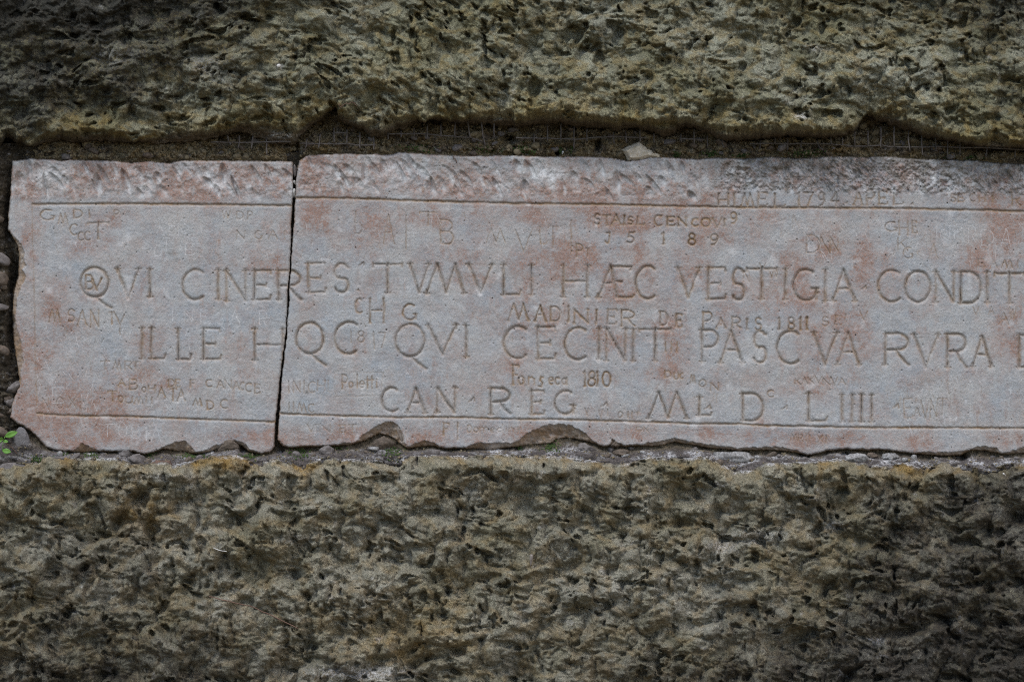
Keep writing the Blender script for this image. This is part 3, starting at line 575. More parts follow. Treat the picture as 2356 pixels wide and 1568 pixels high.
def make_slab(name, front, back, u0, u1, seed, frame_lines, org, label, top_line, letters, grafs):
    sh = Sheet(u0, u1, 344, 1056, 1.56)
    U, V = sh.U, sh.V
    ju = U + 1.6*fbm(U/13, V/13, seed+1) + .8*fbm(U/4.5, V/4.5, seed+2); jv = V + 1.6*fbm(U/13, V/13, seed+3) + .8*fbm(U/4.5, V/4.5, seed+4)
    sb = polysdf(ju, jv, back); sf = polysdf(ju+3*fbm(U/16, V/16, seed+50), jv+3*fbm(U/16, V/16, seed+51), front)
    H = 2.6*fbm(U/210, V/180, seed+5, 3) + 1.1*fbm(U/55, V/50, seed+6, 3) + .5*fbm(U/14, V/14, seed+7, 3, .6) + .22*fbm(U/5, V/5, seed+47, 1)
    tl = np.interp(U[0], [p[0] for p in top_line], [p[1] for p in top_line])[None, :]
    rough = sst(-6, -26, V-tl+6*fbm(U/30, V*0, seed+8)) ; rr = sst(1500, 1800, U)
    low = np.interp(U[0], [1590, 1670, 2500], [0, 1, 1])[None, :]
    rough = np.maximum(rough*(1-low), low*sst(-28, -46, V-tl+9*fbm(U/30, V*0, seed+8)))
    # pointed-chisel scoops in the margin above the border line
    scoop = np.zeros(U.shape, np.float32); brz = np.zeros(U.shape, np.float32); rg = np.random.default_rng(seed)
    x = u0
    while x < u1:
        x += rg.uniform(16, 27)
        yt = float(np.interp(x, [p[0] for p in top_line], [p[1] for p in top_line]))
        for k in range(rg.integers(1, 3)):
            cx = x+rg.normal(0, 3); cy = yt - rg.uniform(16, 92); an = math.radians(rg.normal(62, 12)); sl_, sw = rg.uniform(9, 20), rg.uniform(3.6, 7)
            dx = U-cx; dy = V-cy; m = (np.abs(dx) < 60) & (np.abs(dy) < 60)
            i0 = max(int((cy-60-344)/1.56), 0); i1 = min(int((cy+60-344)/1.56), sh.nv); j0 = max(int((cx-60-u0)/1.56), 0); j1 = min(int((cx+60-u0)/1.56), sh.nu)
            if i1 <= i0 or j1 <= j0: continue
            q_ = (slice(i0, i1), slice(j0, j1)); dx = dx[q_]; dy = dy[q_]
            al = dx*math.cos(an)+dy*math.sin(an); ac = -dx*math.sin(an)+dy*math.cos(an)
            g = np.clip(1.25-(al/sl_/1.5)**2-(np.abs(ac)/sw/1.4)**1.6, 0, 1)**.8; dp = rg.uniform(2.0, 6.2)*(1+.5*rg.random())
            scoop[q_] = np.maximum(scoop[q_], g*dp)
            brz[q_] = np.maximum(brz[q_], np.exp(-((al-sl_*.5)/(sl_*.7))**2-((ac+sw*.6)/(sw*.8))**2)*rg.uniform(.3, 1.0))
    H -= rough*scoop*(1-.45*low); H += rough*(3.0*fbm(ju/30, jv/26, seed+9, 4, .6) + 1.3*knobs(U/11, V/10, seed+10, 1)) 
    H += rough*low*(5*billow(U/17, V/15, seed+12, 3)+1.5*billow(U/6, V/6, seed+13, 2)) - rough*low*3
    # edge wear and the chipped arris
    c = np.clip(-sf, 0, 60); chip = sst(0, 3, c)
    H -= np.minimum(c*.6+2, 15+4*fbm(U/16, V/16, seed+14))*chip + chip*(.8+3.0*fbm(U/14, V/14, seed+15, 4))
    R = 6.0; tt = 1-np.clip(sb/R, 0, 1); H -= R*(1-np.sqrt(np.clip(1-tt*tt, 0, 1)))
    H -= np.clip(-sb/3.2, 0, 1)*46
    cv = Carver(sh); names = {}
    def new(n, lab=None):
        names[len(names)+1] = (n, lab); return len(names)
    for pts, w, d, oc, lab in frame_lines:
        i = new('border_groove', lab); cv.line(pts, w, d, oc, 0, i)
    for n_, (ch, f, a0, b0, a1, b1) in letters:
        ln = 0 if f(a0, b0)[1] < 700 else (1 if f(a0, b0)[1] < 850 else 2)
        i = new('carved_letter', 'carved letter %s of the %s of the inscription' % (ch, WHERE[ln])); cv.glyph(ch, B_(f, a0, b0, a1, b1), 'main', i)
    for txt, kind, bs in grafs:
        i = new('graffito', ('thin white scratches reading ' if kind == 'scratch' else 'small scratched graffito reading ')+txt)
        for ch, bx in bs: cv.glyph(ch, bx, kind, i)
    for (f, x, y, r) in DOTS:
        cx, cy = f(x, y)
        if not (u0+5 < cx < u1): continue
        if name == 'L': continue
        i = new('carved_point', None); r *= .3
        cv.line([(cx-r, cy+r*.8), (cx+r*.6, cy-r), (cx+r, cy+r)], r*.75+1, 3.2, .6, 0, i); cv.seg((cx, cy), (cx-r*2.2, cy+r*1.2), r*.6+.8, 1.6, .5, 0, i)
    # nameless worn scratches
    lst = []; rg = np.random.default_rng(seed+99)
    if name == 'L':
        marks(rg, lst, (90,470,660,600), 60, (8,24), 1.5, 1.5, .55, .35); marks(rg, lst, (80,720,640,960), 150, (8,26), 1.5, 1.5, .6, .35)
        marks(rg, lst, (85,770,240,960), 70, (8,30), 1.5, 1.7, .9, .3)
    else:
        marks(rg, lst, (690,480,1340,600), 70, (8,26), 1.55, 1.6, .6, .35); marks(rg, lst, (690,700,2400,770), 150, (8,22), 1.5, 1.5, .6, .4)
        marks(rg, lst, (1800,490,2400,620), 130, (10,34), 1.6, 1.7, .8, .5); marks(rg, lst, (660,845,2400,960), 240, (7,24), 1.5, 1.5, .6, .35)
        marks(rg, lst, (660,980,2400,1010), 90, (6,18), 1.5, 1.5, .7, .3); marks(rg, lst, (2060,850,2400,980), 110, (10,34), 1.4, 1.6, .7, .4)
    D0 = cv.ID.copy()
    for (a0, b0, a1, b1, w, d) in lst:
        wht = .35 if rg.random() < .3 else 0
        cv.seg((a0, b0), (a1, b1), w, d, .35 if not wht else 0, wht, 0, .5)
    cv.ID = np.where(sb > 1.0, D0, 0)
    wear = .72+.38*sst(-.3, .5, fbm(U/70, V/60, seed+16))
    fade = np.where(cv.ID > 0, wear, 1)
    H -= cv.D*wear*(1-.85*rough)*sst(-2, 4, sb)*(1-.8*chip)
    # small knocks and pin holes
    d1, d2, cid = worley(U/26, V/26, seed+17); H -= np.where(cid > .80, sst(.10, .02, d1)*2.2, 0); hole = np.where(cid > .978, sst(.055, .02, d1), 0); H -= hole*3
    sh.H = H
    # patina masks
    pink = blobs(U, V, [(70,900,45,170,.75),(170,950,140,70,.85),(160,1010,110,30,.9),(330,890,90,40,.4),(75,560,26,90,.4),(60,420,40,34,.45),(200,400,60,45,.6),(300,395,60,40,.65),(420,420,90,50,.75),(560,400,80,45,.6),(640,430,30,40,.5),
        (620,600,50,40,.3),(210,570,60,26,.45),(250,500,60,20,.4),(560,1005,110,24,.5),(260,1010,80,24,.8),(620,1000,30,30,.45),(350,770,60,60,.2),(130,720,50,60,.4),(100,800,60,60,.5),
        (730,500,60,40,.75),(720,400,50,50,.6),(880,395,60,36,.55),(840,520,90,50,.45),(960,500,90,30,.5),(1080,430,110,40,.6),(1200,480,90,40,.6),(1350,450,120,40,.8),(1420,500,120,40,.75),(1540,470,130,40,.7),(1330,580,90,60,.6),(1450,600,100,50,.5),
        (1250,640,90,70,.5),(1420,680,70,60,.45),(1560,610,60,40,.7),(1640,500,90,60,.6),(1600,560,40,60,.6),(1400,760,110,60,.4),(1250,750,80,60,.35),(1180,840,80,60,.35),(1550,760,60,60,.35),(1550,840,50,50,.5),(1680,680,60,50,.45),(1830,640,40,80,.5),(1860,700,90,40,.6),(1920,760,60,70,.65),(1900,560,60,70,.55),(1985,600,26,60,.8),(2050,650,30,60,.5),
        (2100,500,80,30,.3),(2300,520,45,90,.9),(2270,590,40,60,.7),(2356,470,40,60,.7),(2330,750,40,80,.4),(1880,880,60,40,.5),(1760,500,60,30,.3),(850,1010,190,26,.75),(1180,1000,160,26,.6),(1450,1005,120,26,.5),(1650,1000,120,20,.55),(1900,1010,110,20,.8),(2080,1010,70,20,.75),(2320,1010,60,20,.5),(1010,930,40,40,.35),(1100,600,90,60,.3),(770,450,60,30,.6),(1880,400,110,30,.4),(2080,410,110,24,.4)])
    pn = fbm(U/75, V/70, seed+20, 5, .62)
    pink = pink*(1.0+.9*pn) + .05 + .34*sst(-.3, .6, pn) + .25*sst(.0, .5, fbm(U/16, V/60, seed+40, 3))*sst(-.3, .4, fbm(U/150, V/90, seed+41)) + .12*fbm(U/12, V/12, seed+21, 3, .7)
    pink = pink + rough*(.35*sst(-.3, .5, fbm(U/26, V/22, seed+22, 4))) - .3*np.clip(brz*rough, 0, 1)
    white = rough*(brz*.8 + .25*sst(.1, .6, fbm(U/16, V/14, seed+23, 3))) + cv.wh + .35*sst(.35, .75, fbm(U/45, V/45, seed+24, 4)) + .14*np.clip(-fbm(U/9,V/9,seed+25,2),0,1)
    white += blobs(U, V, [(1262,400,32,15,.9),(1535,397,20,7,.9),(905,385,26,34,.45),(110,405,26,20,.5),(330,432,16,10,.8),(500,425,26,12,.7),(1840,395,40,14,.5)])
    ochre = cv.oc*np.clip(1-rough, .2, 1)*(.75+.6*fbm(U/60, V/60, seed+26)) + .7*chip + .30*rough*sst(.2, .5, fbm(U/11, V/11, seed+27)) + .5*sst(-3, 2, -sb)
    dk = rough*low*.6*sst(-.15, .5, fbm(U/24, V/18, seed+28, 4)+.35*sst(420, 380, V)) + rough*.4*sst(.42, .62, fbm(U/14, V/14, seed+29, 3)) + hole + .1*chip*sst(0, .6, fbm(U/20, V/20, seed+30)+.3)*sst(900, 960, V)
    dk += blobs(U, V, [(393,582,9,9,.5),(405,592,6,12,.4),(330,428,8,8,.3),(116,428,12,9,.4),(707,901,6,4,.8)])*.8
    masks = np.stack([np.clip(pink,0,1), np.clip(white,0,1), np.clip(ochre,0,1), np.clip(dk,0,1)], -1).reshape(-1, 4)
    P = sh.pos(org); du = np.gradient(P, axis=1); dv = np.gradient(P, axis=0)
    nr = np.cross(dv, du); nr /= np.linalg.norm(nr, axis=-1, keepdims=True)+1e-12
    P = P.reshape(-1, 3); nr = nr.reshape(-1, 3)
    q, kq = sh.quads(sb > -5.2)
    fid = np.maximum.reduce([cv.ID[:-1,:-1], cv.ID[1:,:-1], cv.ID[1:,1:], cv.ID[:-1,1:]])[kq]
    chf = ((chip[:-1,:-1] > .5) & (sb[:-1,:-1] > 0))[kq]
    rgf = ((rough[:-1,:-1] > .5) & (sb[:-1,:-1] > 0))[kq]
    fid = np.where(fid > 0, fid, np.where(chf, -1, np.where(rgf, -2, 0)))
    def part(sel, nm, parent=None):
        qq = q[sel]; used = np.unique(qq); mp = np.full(len(P), -1); mp[used] = np.arange(len(used))
        return link(nm, np_mesh(nm, P[used], mp[qq], masks[used], nr[used]), MARBLE, parent, None if parent else org)
    body = part(fid == 0, 'marble_slab'); tag(body, label, 'marble slab', 'inscribed marble slabs')
    part(fid == -1, 'chipped_edge', body)
    part(fid == -2, 'tooled_margin', body)
    for k, (n, lab) in names.items():
        if (fid == k).sum() > 3:
            o = part(fid == k, n, body)
            if lab: o['label'] = lab
    return body, sh
TOPL = M(c1, [(0,490),(250,490),(1000,485),(1600,492),(2215,500)]); TOPR = M(c3, [(150,440),(600,445),(1000,460),(1500,475),(1900,485)])+M(c5, [(0,572),(500,580),(1000,592),(1700,606)])+M(c7, [(0,606),(1000,612),(1700,625),(2330,640),(3000,650)])
BOTL = M(c2, [(285,862),(600,880),(1000,885),(1500,905),(1800,915),(2105,925)]); BOTR = M(c4, [(25,862),(500,878),(900,890),(1400,890),(1800,905),(2090,905)])+M(c6, [(0,1066),(500,1080),(1000,1095),(1300,1108),(1700,1110)])+M(c8, [(0,1124),(450,1132),(900,1142),(1500,1143),(2330,1148),(3000,1150)])
VERT = M(c1, [(248,480),(245,700),(256,1000),(265,1330)])+M(c2, [(266,300),(272,600),(282,875)])
L_letters = [(i, m) for i, m in enumerate(MAIN) if m[1] in (c1, c2)]
R_letters = [(i, m) for i, m in enumerate(MAIN) if m[1] not in (c1, c2)] + [(99, ('R', c1, 2118, 994, 2290, 1215))]
def gx(g): return g[2][0][1][0]
BOX = [M(c4, [(455,540),(640,548),(825,550)]), M(c4, [(825,550),(812,640),(805,725)]), M(c4, [(805,725),(640,728),(465,732)]), M(c4, [(465,732),(448,640),(455,540)])]
left, shL = make_slab('L', LTOP+LRIGHT+LBOT_F+LLEFT_F, LTOP+LRIGHT+LBOT_B+LLEFT_B, 4, 692, 500,
    [(TOPL[1:], 5.4, 4.8, .95, 'upper border line cut across the left slab'), (BOTL, 5.0, 4.4, .9, 'lower border line cut across the left slab'), (VERT, 2.4, 1.5, .55, 'upright border line at the left end')],
    W(340, 1030, 0), 'shorter left marble slab with a broken left end, inscribed QVI CINER and ILLE', TOPL, L_letters, [g for g in GRAF if gx(g) < 650])
right, shR = make_slab('R', RLEFT+RTOP+RBOT_F[::-1], RLEFT+RTOP+RBOT_B[::-1], 630, 2486, 700,
    [(TOPR, 5.4, 4.8, .95, 'upper border line cut across the right slab'), (BOTR, 5.0, 4.4, .9, 'lower border line cut across the right slab')] + [(b, 1.7, .9, .35, 'thin scratched frame around the name') for b in BOX],
    W(1560, 1030, 0), 'long right marble slab inscribed TVMVLI, VESTIGIA and CONDIT, running out of the picture', TOPR, R_letters, [g for g in GRAF if gx(g) >= 650])

# ------------------------------------------------------------ mortar and rubble in the joints
def lumpy(U, V, seed, a=1.):
    d1, d2, cid = worley((U+6*fbm(U/20, V/20, seed))/24, (V+6*fbm(U/20, V/20, seed+1))/17, seed+2)
    return a*(8*knobs(U/20, V/15, seed+2, 2)*(.3+cid) + 6*fbm(U/15, V/12, seed+3, 3) + 4*knobs(U/7, V/6.5, seed+5, 1) + 6*fbm(U/60, V/40, seed+7))
LT = sorted(LTOP+[(-200,372),(20,372)])+[(676,372)]; RT = sorted(RTOP)
def slabtop(U): return np.interp(U, [p[0] for p in LT]+[p[0] for p in RT], [p[1] for p in LT]+[p[1] for p in RT])
mu = Sheet(-140, 2500, 232, 400, 2.5); U, V = mu.U, mu.V
st = slabtop(U); rel = st-V                                    # 0 at the slab top, grows upwards
mu.H = -20 - 30*sst(4, 66, rel) + lumpy(U, V, 800, 2.6)*sst(-2, 14, rel)-6 - 70*blobs(U, V, [(20,355,34,26,1),(676,368,12,16,1),(1172,320,9,6,1),(1375,333,7,12,1),(1282,352,5,5,1),(1838,313,8,6,1),(1890,312,12,5,1),(2275,345,20,8,.6)])
mu.H = np.where(V > st+5, -34, mu.H); edge = np.minimum(U+140, 2500-U); mu.H -= 90*sst(9, 0, edge)
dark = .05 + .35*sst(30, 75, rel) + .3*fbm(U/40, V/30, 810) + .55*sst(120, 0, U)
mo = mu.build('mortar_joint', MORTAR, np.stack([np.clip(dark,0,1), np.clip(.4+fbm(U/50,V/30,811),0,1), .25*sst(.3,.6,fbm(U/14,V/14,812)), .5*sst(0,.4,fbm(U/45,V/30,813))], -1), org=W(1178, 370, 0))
tag(mo, 'earthy crumbling mortar joint between the overhanging tuff and the tops of the slabs', 'mortar')
mb = Sheet(-140, 2500, 985, 1110, 2.5); U, V = mb.U, mb.V
f1 = curve(F1, U)
LB = sorted(LBOT_B)+[(640,1032)]; RB = sorted(RBOT_B); sbv = np.interp(U, [-140, 20]+[p[0] for p in LB]+[p[0] for p in RB], [985, 985]+[p[1] for p in LB]+[p[1] for p in RB])
w_ = np.clip((V-sbv)/np.maximum(f1-sbv, 8), -1, 1.5)
mb.H = -16 + 42*sst(0, 1, w_) + lumpy(U, V, 830, .95) - 8
mb.H = np.where(V < sbv-4, -34, mb.H); mb.H = np.where(V > f1+10, np.minimum(mb.H, 34-(V-f1)*1.2), mb.H)
mb.H -= 60*blobs(U, V, [(645,1032,10,10,1),(560,1035,8,6,.6),(1850,1045,8,6,1),(1945,1046,7,5,1),(2210,1052,12,6,1),(1180,1033,20,4,.5)]); edge = np.minimum(U+140, 2500-U); mb.H -= 90*sst(9, 0, edge)
wh = sst(-.15, .4, fbm(U/45, V/16, 840))*sst(.1, .7, w_)*(.45+.5*sst(500, 1500, U))
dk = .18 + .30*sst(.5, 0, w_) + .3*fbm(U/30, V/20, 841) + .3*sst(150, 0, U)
mb_o = mb.build('mortar_joint', MORTAR, np.stack([np.clip(dk,0,1), np.clip(.5-w_,0,.6), np.clip(wh*.8,0,1), np.clip(.3+.7*sst(.1,.6,w_),0,1)], -1), org=W(1178, 1050, 0))
tag(mb_o, 'grey and whitish mortar joint under the slabs along the top of the lower tuff', 'mortar')
ml = Sheet(-140, 130, 330, 1100, 2.6); U, V = ml.U, ml.V
lb = polysdf(U, V, LTOP+LRIGHT+LBOT_B+LLEFT_B)
ml.H = -34 + lumpy(U, V, 850, 1.5) + 26*sst(60, -10, U) - 40*blobs(U, V, [(22,500,16,70,1),(30,640,14,60,1),(30,760,12,60,.6),(60,1010,22,22,.8)]); ml.H = np.where(lb > 3, -38, ml.H)
edge = np.minimum(U+140, 1e5); ml.H -= 90*sst(9, 0, edge)
mlo = ml.build('mortar_joint', MORTAR, np.stack([.72+.3*fbm(U/30,V/30,851), .2+U*0, .2*sst(.3,.6,fbm(U/14,V/14,852)), .4+U*0], -1), org=W(0, 1100, 0))
tag(mlo, 'dark rubble-filled joint beside the broken left end of the slab', 'mortar')
mc = Sheet(622, 706, 350, 1050, 2.8); U, V = mc.U, mc.V
mc.H = -40 + lumpy(U, V, 870, .6)
mco = mc.build('joint_filling', MORTAR, np.stack([.6+.3*fbm(U/20,V/20,871), .3+U*0, .25*sst(.3,.6,fbm(U/9,V/9,872)), .3+U*0], -1), org=W(664, 1040, 0))
tag(mco, 'crumbly earth filling deep in the narrow upright crack between the two slabs', 'mortar')

# ------------------------------------------------------------ loose things
def ico(sub):
    import bmesh
    bm = bmesh.new(); bmesh.ops.create_icosphere(bm, subdivisions=sub, radius=1)
    v = np.array([x.co[:] for x in bm.verts]); f = np.array([[x.index for x in p.verts] for p in bm.faces]); bm.free(); return v, f
ICO3, ICO2, ICO1 = ico(4), ico(3), ico(2)
def stone_mesh(name, rx, ry, rz, seed, facets=11, sub=ICO2, lump=.05, roundness=.35):
    rg = np.random.default_rng(seed); v, f = sub
    pn = rg.normal(size=(facets, 3)); pn /= np.linalg.norm(pn, axis=1, keepdims=True); pd = rg.uniform(.62, .95, facets)
    dots = v@pn.T; r = np.min(np.where(dots > .05, pd/np.maximum(dots, .05), 9), axis=1); r = np.minimum(r, 1.15)
    r = r*(1-roundness)+roundness*.85
    r += lump*fbm(v[:,0]*2.1+seed, v[:,1]*2.1+v[:,2]*1.7, seed, 4)
    return np_mesh(name, v*r[:,None]*np.array([rx, ry, rz])/1000, f, smooth=True)
def stone(u, v, h, rx, rz, ry, mat, seed, rot=0, tilt=0, parent=None, name='stone', **k):
    me = stone_mesh(name, rx, ry, rz, seed, **k); o = link(name, me, mat, parent)
    p = Vector(W(u, v, h)); o.location = p-(parent.location if parent else Vector()); o.rotation_euler = (tilt, rot, 0); return o
# pale fragment lying on the right slab: shaped from its outline
def fragment():
    out = M(c10, [(1140,470),(1178,450),(1305,395),(1335,415),(1400,465),(1505,515),(1500,545),(1400,545),(1330,572),(1205,576),(1180,520)])
    ridge = M(c10, [(1182,500),(1308,432),(1330,520),(1400,500),(1240,555)])
    cx = sum(p[0] for p in out)/len(out); cy = sum(p[1] for p in out)/len(out)
    sh = Sheet(cx-56, cx+56, cy-30, cy+30, 1.4); U, V = sh.U, sh.V
    s = polysdf(U+1.2*fbm(U/7, V/7, 5), V+1.2*fbm(U/7, V/7, 6), out)
    planes = np.minimum.reduce([18+(V-360)*.05-(U-1470)*.02, 5+s*1.6, 30+(U-1440)*.5-(V-355)*.9+8, 26-(U-1470)*.55+(V-345)*.35, 44-(V-345)*1.1])
    sh.H = planes + 1.6*fbm(U/12, V/12, 7, 4)-18 + 0; sh.H -= np.clip(-s/3, 0, 1)*42
    p = W(cx, cy+22, 0); z = np.zeros(U.shape)
    o = sh.build('stone_fragment', LIME, np.stack([z, z, z, z], -1), keep=(s > -3.6), org=p)
    return tag(o, 'pale angular limestone fragment lying on the top edge of the long slab', 'stone')
fragment()
pb = stone(51, 1012, -2, 19, 33, 9, GREYSTONE, 12, rot=-.12, facets=6, roundness=.8, name='pebble', sub=ICO3)
pb.data.materials.clear(); pb.data.materials.append(flat_mat('speckled_grey_stone', (.17,.165,.17), (.09,.085,.085), 140)); tag(pb, 'flat oval grey pebble standing below the broken corner of the left slab', 'pebble')
# stones wedged under the slabs
for (f, x0, y0, x1, y1, mat, lab) in [
    (c2,885,1130,1005,1198,GREYSTONE,'dark grey stone under the left slab, beside a rounder violet one'),
    (c2,975,1162,1095,1245,GREYSTONE,'rounded grey violet stone on the joint below the left slab'),
    (c2,1640,1062,1815,1160,BROWNSTONE,'dark brown stone wedged in the notch of the left slab bottom edge'),
    (c2,1130,1205,1290,1330,REDSTONE,'reddish brown stone set in the top of the lower tuff'),
    (c2,400,1190,560,1260,GREYSTONE,'wide dull stone below the left slab near the pebble'),
    (c2,-40,1235,280,1330,GREYSTONE,'broad grey stone at the left edge below the seedling'),
    (c4,340,1110,440,1180,GREYSTONE,'small violet grey stone under the left end of the long slab'),
    (c4,750,1040,900,1130,BROWNSTONE,'brown stone in the chipped hollow below CAN'),
    (c6,545,1255,640,1320,BROWNSTONE,'small dark stone caught in a notch below the long slab'),
    (c6,560,1340,700,1400,BROWNSTONE,'flat brown stone just under the notch of the long slab'),
    (c6,250,1290,400,1360,GREYSTONE,'grey stone below the curved chip in the long slab'),
    (c6,1470,1355,1830,1470,WHITESTONE,'large whitish lime-covered stone lying along the lower joint'),
    (c8,720,1380,910,1460,WHITESTONE,'whitish crusted lump on the joint below the numeral'),
    (c8,1050,1370,1200,1440,WHITESTONE,'pale crusted lump in the joint right of the whitish one'),
    (c8,930,1365,1010,1410,BROWNSTONE,'dark rounded stone between two pale lumps below the long slab'),
    (c8,1640,1285,1700,1350,BROWNSTONE,'small brown knob stuck to the bottom edge of the long slab')]:
    a = f(x0, y0); b = f(x1, y1); cx, cy = (a[0]+b[0])/2, (a[1]+b[1])/2
    hh = mb.at(cx, cy) if 985 < cy < 1110 else 10
    s = stone(cx, cy, max(hh, -14)+2, (b[0]-a[0])/2*1.12, (b[1]-a[1])/2*1.12, 16, mat, int(cx*7+cy) % 9973, rot=random.uniform(-.2, .2), facets=12, lump=.22, sub=ICO3, roundness=.15, name='stone')
    tag(s, lab, 'stone', 'stones along the joint below the slabs')
# stones bedded in the joints: parts of the mortar
def bedded(sheet, parent, n, box, size, mats, seed, ok=None):
    rg = np.random.default_rng(seed); k = 0
    while k < n:
        u, v = rg.uniform(box[0], box[2]), rg.uniform(box[1], box[3])
        if ok and not ok(u, v): continue
        r = rg.uniform(*size); k += 1
        stone(u, v, sheet.at(u, v)+r*.1, r*rg.uniform(.9, 1.5), r*rg.uniform(.55, .95), r*.9, mats[rg.integers(len(mats))], int(seed*100+k), rot=rg.uniform(-.6, .6), parent=parent, facets=10, lump=.16, sub=ICO1 if r < 8 else ICO2)
E2f = lambda u: float(curve(E2, np.array([u]))[0]); STf = lambda u: float(slabtop(np.array([u]))[0]); F1f = lambda u: float(curve(F1, np.array([u]))[0])
bedded(mu, mo, 130, (-20, 280, 2400, 368), (4, 12), (BROWNSTONE, EARTH, EARTH, GREYSTONE), 31, lambda u, v: E2f(u)+3 < v < STf(u)-7)
bedded(ml, mlo, 34, (-60, 400, 62, 1030), (9, 24), (BROWNSTONE, BROWNSTONE, GREYSTONE), 32, lambda u, v: u < 8 or v > 880)
bedded(mb, mb_o, 38, (60, 1030, 2400, 1080), (5, 11), (GREYSTONE, BROWNSTONE, WHITESTONE, GREYSTONE), 33, lambda u, v: v < F1f(u)-2 and v > float(np.interp(u, [p[0] for p in LB]+[p[0] for p in RB], [p[1] for p in LB]+[p[1] for p in RB]))+5)
bedded(mc, mco, 26, (638, 380, 690, 1030), (3, 6), (BROWNSTONE, GREYSTONE), 34)

# tubes
def tube_mesh(name, paths):
    vs, fs = [], []
    for pts, r in paths:
        P = [Vector(p) for p in pts]; n = len(P); base = len(vs); K = 7
        for i, p in enumerate(P):
            d = (P[min(i+1, n-1)]-P[max(i-1, 0)]).normalized(); a = d.cross(Vector((0.31, 1, .17))).normalized(); b = d.cross(a)
            rr = (r[i] if isinstance(r, (list, tuple)) else r)*random.uniform(.85, 1.15)
            for k in range(K):
                t = 2*math.pi*k/K; vs.append((p+a*math.cos(t)*rr+b*math.sin(t)*rr)[:])
        for i in range(n-1):
            for k in range(K):
                fs.append((base+i*K+k, base+i*K+(k+1) % K, base+(i+1)*K+(k+1) % K, base+(i+1)*K+k))
        fs.append(tuple(base+k for k in range(K))[::-1]); fs.append(tuple(base+(n-1)*K+k for k in range(K)))
    me = bpy.data.meshes.new(name); me.from_pydata(vs, [], fs); me.polygons.foreach_set('use_smooth', [True]*len(me.polygons)); return me
def path(uvh, jit=.6, n=4):
    out = []
    for (a, b) in zip(uvh[:-1], uvh[1:]):
        for i in range(n):
            t = i/n; out.append(tuple(a[k]+(b[k]-a[k])*t+(random.uniform(-jit, jit) if k < 3 else 0) for k in range(3)))
    out.append(uvh[-1]); return [W(*p) for p in out]
def local(pts, org): return [tuple(p[k]-org[k] for k in range(3)) for p in pts]
def wire_net(hor, ver, label, hz=1):
    org = W(hor[0][0][0], hor[0][0][1], hz)
    e = link('wire_netting', None, loc=org); tag(e, label, 'wire netting', 'lengths of rusty wire netting in the upper joint')
    for h_ in hor:
        link('horizontal_wire', tube_mesh('horizontal_wire', [(local(path([(x, y, hz) for x, y in h_], .9, 5), org), .0017)]), RUST, e)
    for (x, ya, yb, lean) in ver:
        link('upright_wire', tube_mesh('upright_wire', [(local(path([(x, ya-6, hz-7), (x+lean*.4, (ya+yb)/2, hz+2), (x+lean, yb, hz+4)], .6, 3), org), .0018)]), RUST, e)
def V9(x, a, b, l=0): p = c9(x, a); q = c9(x, b); return (p[0], p[1], q[1], l)
def V10(x, a, b, l=0): p = c10(x, a); q = c10(x, b); return (p[0], p[1], q[1], l)
def V11(x, a, b, l=0): p = c11(x, a); q = c11(x, b); return (p[0], p[1], q[1], l)
wire_net([M(c9, [(-120,405),(125,407),(560,400)])], [V9(20,370,425,8), V9(125,370,455,-3), V9(240,375,460,-4), V9(355,395,515,1)], 'bent stubs of rusty wire netting left of the crack between the slabs')
wire_net([M(c9, [(640,415),(820,418),(1045,420),(1150,432),(1290,430)]), M(c9, [(930,325),(1050,325)])], [V9(700,395,458,-3), V9(815,360,458,-4), V9(935,310,410), V9(1045,320,420), V9(1155,340,455), V9(1275,380,470)], 'rusty netting with short upright wires in the recess right of the crack')
wire_net([M(c9, [(1390,335),(1640,330),(1850,350),(2100,365),(2190,395),(2235,415)])], [V9(1397,345,382), V9(1510,330,362), V9(1620,310,342), V9(1735,275,378,-1), V9(1850,265,358), V9(1970,255,372), V9(2080,240,368,6), V9(2195,255,430,9), V9(2305,240,362)], 'rusty netting ending in a drooping hooked corner above the long slab')
wire_net([M(c10, [(150,355),(450,362),(700,370),(1060,345),(1380,355)])], [V10(320,345,402), V10(448,260,385), V10(573,240,382), V10(698,275,458), V10(820,300,390), V10(1070,330,412,2), V10(1185,318,402,2), V10(1320,308,395), V10(1450,345,402)], 'rusty netting with evenly spaced upright wires left of the pale fragment')
wire_net([M(c10, [(1690,370),(1930,373)])], [V10(1705,345,392), V10(1828,300,420), V10(1955,365,440), V10(2090,395,450,6)], 'short piece of netting right of the pale fragment')
wire_net([M(c11, [(0,375),(550,375),(800,385),(860,400),(1130,390),(1200,402),(1560,405),(2030,412),(2500,432)])], [V11(95,370,420,-4), V11(215,345,375), V11(325,345,430,-1), V11(440,370,412), V11(575,372,430,14), V11(690,340,382,4), V11(795,350,390), V11(900,295,392), V11(1015,290,398), V11(1125,255,412), V11(1240,250,398), V11(1360,285,440,4), V11(1475,320,475,3), V11(1595,340,430,2), V11(1700,345,492), V11(1810,370,475,-2), V11(2040,410,490,-3), V11(2280,420,495), V11(2400,425,500)], 'long stretch of rusty netting under the deep notch of the tuff at the right')

